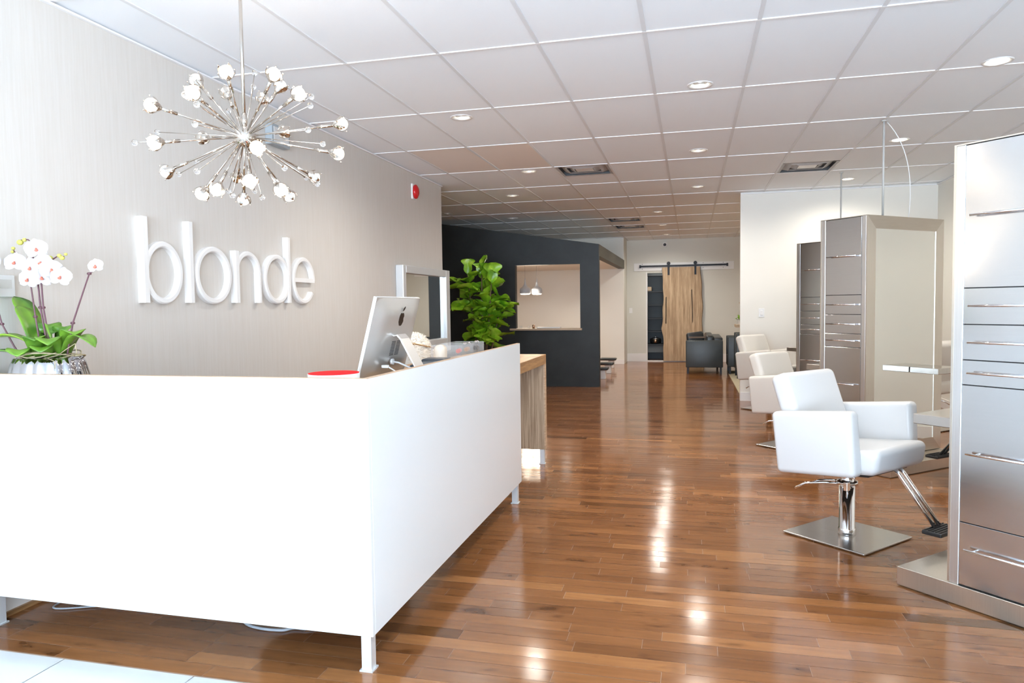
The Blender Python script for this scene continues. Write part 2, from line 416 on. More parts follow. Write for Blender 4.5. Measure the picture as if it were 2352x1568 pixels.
# ------------------------------------------------------------------ ceiling grid, downlights, vents
GX, GY, TW, TL = -.2527, 4.1057, .6096, 1.219
LIT = [(-1.79,5.51),(.061,5.19),(1.90,5.24),(.07,7.38),(1.915,7.50),(-1.782,7.92),(.085,9.642),(1.892,9.68),(-2.395,9.586),(-.534,12.05),(-.534,14.065),(-.525,16.034),(.06,2.95),(1.90,2.95)]  # last two are invented, unseen downlights continuing the rows
UNLIT = [(-3.008,12.05),(-2.988,14.017),(-3.859,11.058)]
LR = .068
holes = {}
for x, y in LIT + UNLIT: holes.setdefault((math.floor((x-GX)/TW), math.floor((y-GY)/TL)), (x, y))
VENTS = [(-3, 3, 0), (2, 3, 1), (-2, 7, 0), (-2, 8, 0)]   # col, row, half
VENTS = [(-2, 3, 0), (2, 3, 1), (-2, 7, 0), (-2, 8, 0)]
def build_ceiling():
    b = MB(); bm = b.bm
    def quad(x0, x1, y0, y1, mi):
        vs = [bm.verts.new(p) for p in ((x0,y0,CE),(x0,y1,CE),(x1,y1,CE),(x1,y0,CE))]; f = bm.faces.new(vs); f.material_index = mi
    vh = {(c, r): h for c, r, h in VENTS}
    for c in range(-10, 8):
        for r in range(-8, 12):
            x0, x1 = GX+c*TW, GX+(c+1)*TW; y0, y1 = GY+r*TL, min(GY+(r+1)*TL, 18.3)
            if y0 > 17.6: continue
            mi = 1 if (c, r) in ((-4, 2), (-3, 2)) else 0
            if (c, r) in vh:
                ym = (y0+y1)/2
                if vh[(c, r)] == 0: quad(x0, x1, ym, y1, mi)
                else: quad(x0, x1, y0, ym, mi)
                continue
            if (c, r) in holes:
                hx, hy = holes[(c, r)]
                an = sorted([2*PI*k/28 for k in range(28)] + [math.atan2(yy-hy, xx-hx) % (2*PI) for xx in (x0, x1) for yy in (y0, y1)])
                inn, out = [], []
                for a in an:
                    ca, sa = math.cos(a), math.sin(a)
                    t = min([((x1 if ca > 0 else x0)-hx)/ca if abs(ca) > 1e-9 else 1e9, ((y1 if sa > 0 else y0)-hy)/sa if abs(sa) > 1e-9 else 1e9])
                    inn.append(bm.verts.new((hx+LR*ca, hy+LR*sa, CE))); out.append(bm.verts.new((hx+t*ca, hy+t*sa, CE)))
                n = len(an)
                for k in range(n):
                    f = bm.faces.new([inn[k], inn[(k+1) % n], out[(k+1) % n], out[k]]); f.material_index = mi
            else: quad(x0, x1, y0, y1, mi)
    # T-bars
    for c in range(-10, 8):
        x = GX+c*TW; b.box(x-.012, x+.012, -4.6, 17.4, CE-.005, CE+.003, mi=4)
    for r in range(-7, 12):
        y = GY+r*TL; b.box(-6.1, 4.3, y-.010, y+.010, CE-.0055, CE+.003, mi=2)
    b.box(-6.2, 4.4, -5.7, 18.4, CE+.16, CE+.2, mi=3)
    return struct(b.build('ceiling', [M_tile, M_tile_old, M_tbar, M_gap, M_tbar_shaded]))
build_ceiling()

def spot(name, loc, power, col=(1,.94,.85), ang=166, blend=1.0, r=.11, parent=None):
    l = bpy.data.lights.new(name, 'SPOT'); l.energy = power; l.color = col; l.spot_size = math.radians(ang); l.spot_blend = blend; l.shadow_soft_size = r
    o = bpy.data.objects.new(name, l); COL.objects.link(o); o.location = loc
    if parent is not None: o.parent = parent
    return o
DOWN_W = 128
def downlight(x, y, lit, label, gimbal=True):
    t = thing('ceiling_downlight', label, 'ceiling light', (x, y, CE), 0, 'recessed downlights')
    b = MB(); b.lathe([(LR-.004, .004), (LR+.004, -.004), (LR+.018, -.007), (LR+.022, -.001)], 36, open_=True); b.build('trim_ring', M_whiteplastic, t)
    b = MB(); b.lathe([(LR-.002, .0), (LR-.012, .04), (.045, .09), (.002, .10)], 32, open_=True); b.build('reflector', M_cup, t)
    if gimbal:
        b = MB(); b.lathe([(.030, .012), (.046, .006), (.048, .012), (.040, .05), (.030, .07)], 28, M=Matrix.Rotation(.25, 4, 'X'), open_=True); b.build('gimbal', M_whiteplastic if not lit else M_cup, t)
        b = MB(); b.lathe([(.002, .008), (.030, .010), (.034, .016), (.002, .05)], 24, M=Matrix.Rotation(.25, 4, 'X')); b.build('lamp', M_down if lit else M_darkplastic, t)
    else:
        b = MB(); b.lathe([(.002, .004), (.055, .006), (.058, .012), (.002, .03)], 28); b.build('lamp', M_down, t)
    if lit: spot('lamp_beam', (0, 0, -.012), DOWN_W*(.35 if y < 4 else .35 if (x < -1.5 and y > 7) else .6 if (abs(x) < .2 and y > 9) else .92), parent=t)
    return t
DL = ['ceiling downlight nearest above the white reception desk, left row', 'ceiling downlight nearest the middle top of the photo with a tilted lamp', 'ceiling downlight nearest, top right corner above the near steel station',
      'second downlight along the middle row over the open floor', 'second downlight in the right row, beside the tall hanging rod', 'second downlight of the left row, left of the square air vent',
      'third downlight along the middle row, before the white partition', 'third downlight in the right row, close to the white partition', 'small left downlight just before the dark ceiling area',
      'nearest of the three far lamps leading to the barn door', 'middle of the three far lamps leading to the barn door', 'farthest lamp, right above the round detector and barn door',
      'added unseen downlight continuing the middle row above the aisle', 'added unseen downlight continuing the right row']
for i, (x, y) in enumerate(LIT): downlight(x, y, True, DL[i], i not in (2, 4, 7))
UL = ['unlit downlight in the dark ceiling above the charcoal wall', 'farthest unlit downlight over the charcoal wall roof', 'unlit downlight at the far left edge of the dark ceiling']
for i, (x, y) in enumerate(UNLIT): downlight(x, y, False, UL[i])
VL = ['square ceiling air vent left of the middle lamp row', 'square ceiling air vent above the right steel stations', 'nearer of the two dark far ceiling vents', 'farther of the two dark far ceiling vents']
for (c, r, h), lb in zip(VENTS, VL):
    cx, cy = GX+(c+.5)*TW, GY+(r+.25+.5*h)*TL
    t = thing('ceiling_vent', lb, 'air vent', (cx, cy, CE), 0, 'square air diffusers in the ceiling')
    q = .292
    b = MB(); b.box(-q, q, -q, q, .05, .06); b.box(-q, -q+.004, -q, q, .002, .05); b.box(q-.004, q, -q, q, .002, .05); b.box(-q, q, q-.004, q, .002, .05); b.box(-q, q, -q, -q+.004, .002, .05); b.build('duct_box', M_duct, t)
    def ring(ro, ri, zo, zi):
        g = MB(); P = []
        o_ = [(-ro,-ro),(ro,-ro),(ro,ro),(-ro,ro)]; i_ = [(-ri,-ri),(ri,-ri),(ri,ri),(-ri,ri)]
        for k in range(4):
            a, bb = o_[k], o_[(k+1)%4]; c_, d_ = i_[k], i_[(k+1)%4]
            f = [g.bm.verts.new((*a, zo)), g.bm.verts.new((*bb, zo)), g.bm.verts.new((*d_, zi)), g.bm.verts.new((*c_, zi))]; g.bm.faces.new(f)
        bmesh.ops.solidify(g.bm, geom=g.bm.faces[:], thickness=.004)
        return g
    ring(.300, .262, -.004, -.002).build('flange', M_tbar, t)
    for ro, ri in ((.258, .180), (.178, .105)): ring(ro, ri, .036, .001).build('louvre', M_tbar, t)
    box('centre_plate', (-.098, .098, -.098, .098, .004, .010), M_trim, t)

# ------------------------------------------------------------------ reception desk
dk = thing('reception_desk', 'white glossy L-shaped reception desk on short steel legs with wood worktop', 'desk', (-1.17, 2.39, 0))
DX, DY = -1.17, 2.39
def rel(x0, x1, y0, y1, z0, z1): return (x0-DX, x1-DX, y0-DY, y1-DY, z0, z1)
box('front_panel', rel(-3.02, -1.155, 2.38, 2.404, .148, 1.118), M_laminate, dk, bevel=.0015, seg=1)
box('side_panel', rel(-1.178, -1.155, 2.404, 4.78, .148, 1.118), M_laminate, dk, bevel=.0015, seg=1)
b = MB(); b.box(*rel(-3.02, -1.156, 2.381, 2.403, 1.118, 1.1195)); b.box(*rel(-1.177, -1.156, 2.403, 4.779, 1.118, 1.1195)); b.build('panel_edging', M_edge_wood, dk)
b = MB(); b.box(*rel(-3.02, -1.178, 2.404, 3.10, .935, .975)); b.box(*rel(-1.95, -1.178, 3.10, 4.78, .935, .975)); b.build('worktop', M_desk_wood, dk)
b = MB(); b.box(*rel(-2.0, -1.98, 2.9, 4.7, .25, .935)); b.box(*rel(-3.0, -2.1, 2.95, 2.97, .45, .935)); b.build('modesty_panel', M_laminate, dk)
for x, y in ((-1.196, 2.425), (-2.985, 2.425), (-1.196, 4.755), (-1.93, 4.755)):
    g = MB(); g.box(*rel(x-.02, x+.02, y-.02, y+.02, .006, .148 if y > 3 or x > -1.5 or x < -2.5 else .148)); g.box(*rel(x-.027, x+.027, y-.027, y+.027, 0, .006)); g.build('leg', M_silver_paint, dk)
# lower wooden return table behind the desk
tb = thing('return_table', 'wooden waterfall-edge side table butting up to the white desk end', 'table', (-1.25, 5.98, 0))
TX, TY = -1.25, 5.98
box('table_top', (-.72, .024, -1.18, .055, .872, .955), M_desk_wood, tb, bevel=.002, seg=1)
b = MB(); b.box(-.72, .012, .0, .05, .128, .872); b.build('end_panel', M_desk_wood_v, tb)
b = MB(); b.box(.012, .024, .0, .055, .128, .872); b.build('edge_band', M_edge_wood, tb)
for x in (-.69, -.01):
    g = MB(); g.box(x-.02, x+.02, .004, .044, .006, .128); g.box(x-.026, x+.026, -.002, .05, 0, .006); g.build('leg', M_silver_paint, tb)
# cables on the floor below the desk
def cable(pts, lb, m=M_cable, r=.004):
    b = MB(); P = [Vector(p) for p in pts]; out = []
    for i in range(len(P)-1):
        p0, p1, p2, p3 = P[max(i-1, 0)], P[i], P[i+1], P[min(i+2, len(P)-1)]
        for k in range(6):
            t = k/6; out.append(.5*((2*p1)+(-p0+p2)*t+(2*p0-5*p1+4*p2-p3)*t*t+(-p0+3*p1-3*p2+p3)*t**3))
    out.append(P[-1]); b.tube(out, r, 6); return tag(b.build('floor_cable', m), lb, 'cable', 'cables under the desk')
cable([(-2.5,2.75,.006),(-2.7,2.66,.006),(-2.86,2.60,.006),(-2.90,2.66,.006),(-2.86,2.78,.006),(-2.6,2.95,.006)], 'looped blue-grey cable under the left of the white desk')
cable([(-2.62,2.80,.006),(-2.58,2.665,.006),(-2.54,2.74,.006),(-2.50,2.72,.006),(-2.44,2.665,.006),(-2.38,2.8,.006)], 'zigzag cable peeking below the desk front')
cable([(-2.05,2.80,.007),(-1.90,2.66,.007),(-1.80,2.625,.007),(-1.70,2.63,.007),(-1.66,2.66,.007),(-1.58,2.68,.007),(-1.45,2.85,.007)], 'thick pale cable bunch below the desk near its corner leg', M_cable, .0065)

# ------------------------------------------------------------------ lettering on the wall
sg = thing('wall_lettering', 'large raised white lowercase letters spelling blonde on the cream wall', 'sign', (WL, 4.3, 1.42))
LZ = 1.42; TH = .042
def L_ring(b, y0, y1, z0, z1, t, a0=0, a1=2*PI, n=48, bev=.008):
    cy, cz, ry, rz = (y0+y1)/2-4.3, (z0+z1)/2-LZ, (y1-y0)/2, (z1-z0)/2
    full = abs(a1-a0-2*PI) < 1e-6; TR = TH-.003; prof = [(0, 0), (0, TR-bev), (bev, TR), (t-bev, TR), (t, TR-bev), (t, 0)]
    g = bmesh.new(); R = []
    for i in range(n if full else n+1):
        a = a0+(a1-a0)*i/n
        R.append([g.verts.new((x, cy+(ry-d)*math.cos(a), cz+(rz-d)*math.sin(a))) for d, x in prof])
    m = len(R)
    for i in range(m if full else m-1):
        for k in range(5): g.faces.new([R[i][k], R[(i+1) % m][k], R[(i+1) % m][k+1], R[i][k+1]])
    if not full: g.faces.new(R[0]); g.faces.new(R[-1][::-1])
    bmesh.ops.recalc_face_normals(g, faces=g.faces); b.add(g)
def L_stem(b, y0, y1, z0, z1, bev=.008):
    pts = [(0, y0), (TH-bev, y0), (TH, y0+bev), (TH, y1-bev), (TH-bev, y1), (0, y1)]
    b.prism([(x, y-4.3) for x, y in pts], 'z', z0-LZ, z1-LZ)
SW = .040; Z0, Z1, ZA = 1.425, 1.915, 1.785
def letter(f): b = MB(); f(b); b.build('letter', M_letter, sg)
letter(lambda b: (L_stem(b, 3.385, 3.435, Z0, Z1), L_ring(b, 3.40, 3.715, Z0-.008, ZA, .036)))
letter(lambda b: L_stem(b, 3.765, 3.812, Z0, 1.925))
letter(lambda b: L_ring(b, 3.83, 4.19, Z0-.008, ZA+.004, .037))
letter(lambda b: (L_stem(b, 4.222, 4.272, Z0, ZA-.005), L_ring(b, 4.235, 4.526, 1.50, ZA, .036, 0, PI, 24), L_stem(b, 4.487, 4.525, Z0, 1.643)))
letter(lambda b: (L_ring(b, 4.565, 4.91, Z0-.008, ZA, .037), L_stem(b, 4.868, 4.914, Z0, 1.925)))
letter(lambda b: (L_ring(b, 4.945, 5.28, Z0-.008, ZA+.004, .037, 0, 1.80*PI, 40), b.box(0, TH-.005, 4.965-4.3, 5.270-4.3, 1.588-LZ, 1.622-LZ)))

# ------------------------------------------------------------------ chandelier
HX, HY, HZ = -1.90, 2.77, 2.136
ch = thing('sputnik_chandelier', 'polished nickel starburst chandelier with glowing globe bulbs and crystal tips', 'chandelier', (HX, HY, HZ))
b = MB(); b.sphere((0,0,0), .048, 24); b.build('hub', M_nickel, ch)
b = MB(); b.tube([(0,0,.04), (0,0,CE-HZ-.02)], .0075, 12); b.tube([(0,0,.04),(0,0,.10)], .011, 12); b.build('hanging_rod', M_nickel, ch)
b = MB(); b.lathe([(.002, CE-HZ-.032), (.03, CE-HZ-.03), (.062, CE-HZ-.012), (.065, CE-HZ-.001)], 28); b.build('canopy', M_nickel, ch)
BULB = [[0.139,-0.308,0.17],[-0.155,-0.365,-0.093],[0.056,-0.403,0.071],[0.248,-0.285,-0.124],[0.356,-0.148,0.113],[0.15,-0.192,-0.232],[-0.015,-0.183,-0.256],[0.201,-0.051,-0.248],[0.389,0.113,-0.076],[0.259,-0.168,0.194],[-0.143,-0.389,0.045],[0.386,0.16,0.065],[-0.139,-0.115,-0.257],[-0.178,0.133,0.242],[-0.201,-0.046,0.248],[-0.36,0.194,0.064],[-0.044,0.383,0.113],[0.086,0.158,0.257],[-0.058,0.234,0.234],[-0.362,-0.056,-0.14],[0.131,0.357,-0.12],[-0.137,0.176,-0.241],[0.051,0.259,-0.222],[-0.251,0.296,-0.109]]
KNOB = [[-0.208,-0.077,0.269],[0.002,0.087,0.302],[-0.055,0.166,0.284],[-0.251,0.239,0.199],[0.107,-0.441,0.011],[0.089,-0.437,-0.057],[-0.243,-0.361,-0.086],[0.039,-0.442,0.063],[-0.447,-0.028,0.047],[0.005,-0.331,-0.21],[-0.403,0.053,-0.137],[-0.408,0.182,-0.055],[-0.258,0.227,-0.2],[0.013,-0.126,-0.296],[0.121,-0.059,-0.294],[0.306,-0.191,-0.186],[0.41,-0.183,-0.043],[0.431,-0.08,-0.078],[0.418,-0.142,0.069],[0.404,-0.094,0.124],[0.319,0.318,-0.034],[-0.16,0.307,-0.199],[0.32,0.053,-0.215],[0.049,0.421,-0.11]]
bright = {1, 2, 3, 4, 5, 6, 7, 8, 9, 11, 12}
cr_ = random.Random(5)
for i, e in enumerate(BULB):
    E = Vector(e); D = E.normalized(); Q = D.to_track_quat('Z', 'Y').to_matrix().to_4x4(); L = E.length
    b = MB(); b.tube([D*.04, D*(L-.05)], .0042, 8); b.tube([D*(L-.105), D*(L-.04)], .0075, 10); arm = b.build('arm', M_nickel, ch)
    # petalled cup
    b = MB(); b.lathe([(.004, L-.042), (.012, L-.036), (.020, L-.022), (.024, L-.010)], 16, M=Q, open_=True)
    for k in range(5):
        a = 2*PI*k/5 + cr_.uniform(-.1, .1); P = []
        for u in range(5):
            t = u/4; rr = .022+.013*math.sin(t*2.2); zz = L-.022+.036*t; wd = .012*math.sin(PI*(.25+.72*t))
            P.append([(rr*math.cos(a+s_*wd/rr), rr*math.sin(a+s_*wd/rr), zz+.004*abs(s_)*0) for s_ in (-1, 0, 1)])
        b.grid(P, M=Q)
        tip = Vector((.034*math.cos(a), .034*math.sin(a), L+.016)); b.sphere(tip, .0035, 6, M=Q)
    b.build('petal_cup', M_nickel, arm)
    b = MB(); b.sphere(D*L, .027, 20); b.build('bulb', M_bulb if i in bright else M_bulb_dim, arm)
for e in KNOB:
    E = Vector(e); D = E.normalized(); L = E.length*cr_.uniform(.9, 1.02)
    b = MB(); b.tube([D*.04, D*(L-.008)], .0022, 6); st = b.build('rod', M_nickel, ch)
    b = MB(); b.sphere(D*L, .0125, 12); b.build('crystal_ball', M_crystal, st)
pt = bpy.data.lights.new('chandelier_glow', 'POINT'); pt.energy = 4; pt.color = (1,.80,.62); pt.shadow_soft_size = .03
for k, e in enumerate(([0,0,.42], [0,0,-.40])):
    q = bpy.data.objects.new('chandelier_glow', pt); COL.objects.link(q); q.parent = ch; q.location = e

# ------------------------------------------------------------------ wall items
al = thing('fire_alarm_beacon', 'round red fire alarm high on the cream wall near its far end', 'fire alarm', (WL, 7.55, 2.676))
box('back_plate', (0, .018, -.06, .06, -.085, .085), M_whiteplastic, al, bevel=.004)
b = MB(); b.lathe([(.058, .018), (.062, .03), (.058, .045), (.035, .062), (.002, .066)], 28, M=Matrix.Rotation(PI/2, 4, 'Y') @ Matrix.Diagonal((1.3, 1, 1, 1))); b.build('red_dome', M_red, al)
sb = thing('wall_register', 'small grey box on the wall seen behind the chandelier', 'wall box', (WL, 4.80, 2.67))
box('housing', (0, .06, -.12, .12, -.075, .075), mat('blue_grey_enamel', (.33,.37,.40), .4), sb, bevel=.006)
box('front_plate', (.06, .064, -.10, .10, -.055, .055), M_silver_paint, sb, bevel=.002, seg=1)
tv = thing('thermostat', 'pale rectangular wall control left behind the orchids', 'thermostat', (WL, 2.56, 1.50)); box('body', (0, .025, -.05, .05, -.05, .05), M_silver_paint, tv, bevel=.004); box('display', (.025, .027, -.03, .03, -.01, .03), M_wire, tv)
for (x, y, z, lb) in ((.946, 10.4, 1.234, 'small white wall plate on the bright white partition'), (-1.41, YB, 1.223, 'white light switch on the back wall left of the doorway')):
    t = thing('light_switch', lb, 'light switch', (x, y, z)); box('plate', (-.037, .037, -.006, 0, -.06, .06), M_whiteplastic, t, bevel=.002, seg=1); box('rocker', (-.016, .016, -.012, -.006, -.033, .033), M_trim, t, bevel=.002, seg=1)
dt = thing('smoke_alarm', 'round white alarm on the back wall above the barn door rail', 'smoke alarm', (-.606, YB, 2.77))
b = MB(); b.lathe([(.062, 0), (.062, .02), (.05, .035), (.002, .038)], 24, M=Matrix.Rotation(PI/2, 4, 'X')); b.build('housing', M_whiteplastic, dt)
b = MB(); b.lathe([(.035, .036), (.030, .045), (.002, .047)], 20, M=Matrix.Rotation(PI/2, 4, 'X')); b.build('grille', M_darkplastic, dt)

# framed mirror on the left wall
mr_ = thing('wall_mirror', 'silver framed rectangular mirror on the cream wall beside the leafy plant', 'mirror', (WL, 7.75, .83))
b = MB(); f = .085
def rail(y0, y1, z0, z1): b.box(0, .09, y0, y1, z0, z1, bevel=.008, seg=2)
rail(-.745, -.745+f, 0, 1.0); rail(.745-f*1.6, .745, 0, 1.0); rail(-.745+f, .745-f*1.6, 1.0-f, 1.0); rail(-.745+f, .745-f*1.6, 0, f*1.9)
b.build('frame', M_silver_paint, mr_); box('glass', (.02, .045, -.67, .62, .15, .925), M_mirror, mr_)

# ------------------------------------------------------------------ computer and things on the desk
im = thing('desktop_computer', 'silver all-in-one computer seen from behind on the reception desk', 'computer', (-1.475, 3.228, .975))
T = Matrix.Translation((0.01, 0, .075)) @ Matrix.Rotation(math.radians(15), 4, 'Y')   # local: x = towards back side, z = up the display
# body: flat front, convex back
P = []; n = 16; hw, hh = .264, .385
b = MB(); rows = []
for i in range(n+1):
    z = hh*i/n; row = []
    for j in range(n+1):
        y = -hw+2*hw*j/n; u = min(1, (1-abs(2*j/n-1))*2.2); v = min(1, (1-abs(2*i/n-1))*2.2)
        row.append((-.02+.005+.032*math.sin(u*PI/2)*math.sin(v*PI/2), y, z))
    rows.append(row)
b.grid(rows, M=T); b.box(-.028, -.014, -hw, hw, 0, hh, M=T); b.build('display_back', M_imac, im)
box_ = MB(); box_.box(-.030, -.028, -hw+.008, hw-.008, .075, hh-.008, M=T); box_.build('screen', M_darkplastic, im)
b = MB(); b.box(-.029, -.020, -hw-.002, hw+.002, -.002, hh+.002, M=T); b.build('bezel_rim', M_silver_paint, im)
# stand
sy = .052; g = MB()
prof = [(.062, .262), (.095, .268), (.112, .250), (.125, .225)]
for (x0, z0), (x1, z1) in zip(prof, prof[1:]): g.prism([(x0, z0), (x0+.003, z0+.006), (x1+.006, z1+.003), (x1, z1)], 'y', -sy, sy)
x0, z0, x1, z1 = .125, .225, .243, .008
def lerp(t): return (x0+(x1-x0)*t, z0+(z1-z0)*t)
for a, c, ya, yb in ((0, .52, -sy, sy), (.52, .84, -sy, -.026), (.52, .84, .026, sy), (.84, 1.0, -sy, sy)):
    (xa, za), (xb, zb) = lerp(a), lerp(c); g.prism([(xa, za), (xa+.006, za+.003), (xb+.006, zb+.003), (xb, zb)], 'y', ya, yb)
g.box(.04, .249, -sy, sy, 0, .008); g.build('stand', M_imac, im)
# fruit mark: bitten apple with leaf
def apple(cy, cz, s):
    pts = []
    for k in range(48):
        a = 2*PI*k/48; r = 1.0 + .06*math.cos(2*a)
        y, z = math.sin(a)*.92*r, math.cos(a)*r
        if z > .5: z -= .20*math.exp(-(y/.28)**2)
        if z < -.5: z += .12*math.exp(-(y/.25)**2); y *= .92
        dx, dz = y-1.06, z-.12
        dd = math.hypot(dx, dz)
        if dd < .38 and dd > 1e-6: y, z = 1.06+dx/dd*.38, .12+dz/dd*.38
        pts.append((cy+y*s, cz+z*s))
    return pts
lg = MB(); xb = .0150
lg.prism(apple(.0, .285, .034), 'x', xb, xb+.0022, M=T)
lf = [(.004+.016*t+.008*math.sin(PI*t)*sgn, .285+.040+.024*t) for sgn, ts in ((1, [0,.25,.5,.75,1]), (-1, [.75,.5,.25])) for t in ts]
lg.prism(lf, 'x', xb, xb+.0022, M=T); lg.build('fruit_logo', M_logo, im)
b = MB()
for k in range(10):
    for side in (-1, 1): b.box(.0165, .0185, side*.030-.022, side*.030+.022, .105+.0075*k, .1085+.0075*k, M=T)
b.build('vent_slots', M_darkplastic, im)
b = MB(); b.tube([(.055,-.02,.140), (.09,-.02,.135), (.15,.0,.105), (.19,.03,.07), (.2,.04,.01)], .0045, 8); b.lathe([(.015,0),(.015,.012)], 16, M=Matrix.Translation((.050,-.02,.140)) @ Matrix.Rotation(PI/2, 4, 'Y')); b.build('power_cord', M_whiteplastic, im)
b = MB(); b.box(.05, .085, -.135, -.12, .118, .132, bevel=.003); b.tube([(.08,-.127,.125), (.13,-.11,.09), (.17,-.10,.02)], .0035, 8); b.build('data_cable', M_whiteplastic, im)

dh = thing('candy_bowl', 'round white dish with bright red inside at the desk corner', 'bowl', (-1.385, 2.56, .975))
b = MB(); b.lathe([(.03, 0), (.085, .002), (.098, .06), (.102, .146), (.099, .1455), (.097, .14), (.002, .04)], 40); b.build('outer_shell', M_whiteplastic, dh)
b = MB(); b.lathe([(.1005, .1475), (.0965, .14), (.09, .06), (.002, .05)], 40); b.build('red_lining', M_redglaze, dh)
b = MB(); r_ = random.Random(2)
for k in range(14):
    a, q = r_.uniform(0, 2*PI), r_.uniform(0, .07); b.box(-.012, .012, -.007, .007, -.006, .006, bevel=.003, M=Matrix.Translation((q*math.cos(a), q*math.sin(a), .100+r_.uniform(0, .03))) @ Euler((r_.uniform(-1,1), r_.uniform(-1,1), a)).to_matrix().to_4x4())
c = b.build('wrapped_candies', M_darkplastic); c.location = dh.location; tag(c, 'dark wrapped candies inside the red-lined dish', 'candy', kind='stuff')

pr = thing('receipt_printer', 'slate grey boxy receipt printer beside the computer stand', 'printer', (-1.33, 3.50, .975), .08)
b = MB(); b.box(-.07, .07, -.17, .17, 0, .115, bevel=.018, seg=4); b.build('housing', M_greyplastic, pr, True)
b = MB(); b.box(-.068, .074, .04, .168, .05, .128, bevel=.014, seg=4); b.build('lid', M_darkplastic, pr, True); box('badge', (.074, .076, .10, .12, .088, .102), M_silver_paint, pr)
cb = thing('handset_cradle', 'cream upright rounded speaker standing by the grey printer', 'speaker', (-1.41, 3.87, .975), .1)
b = MB(); b.box(-.035, .035, -.05, .05, 0, .185, bevel=.032, seg=6); b.build('body', M_creamplastic, cb, True); box('foot', (-.04, .04, -.05, .05, 0, .012), M_whiteplastic, cb, bevel=.004)
ac = thing('acrylic_organiser', 'clear acrylic drawer box with small colourful items on the desk', 'organiser', (-1.45, 4.32, .975))
b = MB()
for z in (0, .055, .11, .165): b.box(-.10, .10, -.24, .24, z, z+.005)
b.box(-.10, -.095, -.24, .24, 0, .17); b.box(.095, .10, -.24, .24, 0, .17); b.box(-.1, .1, -.24, -.235, 0, .17); b.box(-.1, .1, .235, .24, 0, .17); b.box(-.1, .1, -.004, .004, 0, .17); b.build('case', M_acrylic, ac)
b = MB(); [b.sphere((.098, y, .176), .008, 10) for y in (-.18, -.15, -.08, .06, .10)]; b.build('knob', M_crystal, ac)
r_ = random.Random(11); cols = [mat('organiser_item_%d' % k, c, .4) for k, c in enumerate(((.6,.08,.05), (.02,.02,.02), (.50,.22,.06), (.02,.02,.025), (.55,.50,.5)))]
for k in range(10):
    y = r_.uniform(-.20, .19); z = .007+.055*(k % 3); g = MB(); g.tube([(.05, y, z+.012), (.05, y+r_.uniform(.03, .07), z+.014)], .014, 8); o = g.build('cosmetic_tube', cols[k % 5]); o.location = (-1.45, 4.32, .975); tag(o, 'small colourful cosmetic tube inside the clear acrylic box', 'cosmetics', 'cosmetic tubes in the acrylic organiser')
ds = thing('tape_dispenser', 'small silver box with dark label beside the computer stand', 'desk box', (-1.27, 3.05, .975)); box('case', (-.02, .02, -.045, .045, 0, .115), M_silver_paint, ds, bevel=.004); box('label_strip', (.02, .0205, -.03, .03, .06, .1), M_darkplastic, ds)

# stool with a fur throw behind the desk
fu = thing('fur_covered_chair', 'brass framed chair draped with ivory fluffy fur behind the desk', 'chair', (-2.30, 5.66, 0), 0.0)
b = MB()
for x in (-.2, .2):
    for y in (-.2, .2): b.tube([(x, y, 0), (x*.8, y*.8, .45)], .012, 8)
b.tube([(-.18,-.2,.40),(-.2,-.23,1.06),(.10,-.23,1.08)], .010, 8); b.tube([(-.2,.2,.44),(-.2,.22,.98),(.2,.22,1.0)], .010, 8); b.tube([(.10,-.23,1.08),(.2,.22,1.0)], .008, 8); b.build('brass_frame', M_brass, fu)
box('seat', (-.2, .2, -.2, .2, .45, .50), M_fur, fu, bevel=.015)
b = MB(); r_ = random.Random(4)
core = (.02, -.02, .94)
b.sphere(core, 1, 20, sc=(.13, .20, .22))
for k in range(2200):
    th, ph = r_.uniform(0, 2*PI), math.acos(r_.uniform(-1, 1)); d_ = Vector((math.sin(ph)*math.cos(th), math.sin(ph)*math.sin(th), math.cos(ph)))
    p = Vector((core[0]+d_.x*.115, core[1]+d_.y*.195, core[2]+d_.z*.215)); q = p+d_*.03+Vector((r_.uniform(-.012,.012), r_.uniform(-.012,.012), -.014)); b.tube([p, (p+q)/2+d_*.004, q], [.0034, .0024, .0005], 4, cap=False)
o = b.build('fur_throw', M_fur, fu)

# ------------------------------------------------------------------ orchids
oc = thing('orchid_planter', 'potted white orchids in a fluted silver bowl on the desk left end', 'potted orchid', (-2.79, 2.56, 1.007))
b = MB(); b.lathe([(.09, -.032), (.125, -.022), (.150, .03), (.154, .09), (.140, .145), (.128, .172), (.120, .172), (.11, .15), (.002, .14)], 128, flute=.045, flute_n=16); b.build('fluted_pot', M_potsilver, oc)
b = MB(); r_ = random.Random(9)
for k in range(9):
    a0 = r_.uniform(0, 6.28); ln = r_.uniform(2.2, 4.2); rr = r_.uniform(.10, .135); zz = r_.uniform(.165, .19)
    b.tube([((rr+.012*math.sin(5*t+k))*math.cos(a0+ln*t), (rr+.012*math.sin(5*t+k))*math.sin(a0+ln*t), zz+.012*math.sin(7*t+k)) for t in [i/14 for i in range(15)]], .0028, 5)
b.tube([(.10,-.05,.18),(.16,-.06,.21),(.20,-.05,.235),(.205,-.05,.19)], .002, 5); b.tube([(.06,-.08,.18),(.14,-.1,.16),(.15,-.11,.13)], .0018, 5); b.build('twig_wreath', M_twig, oc)
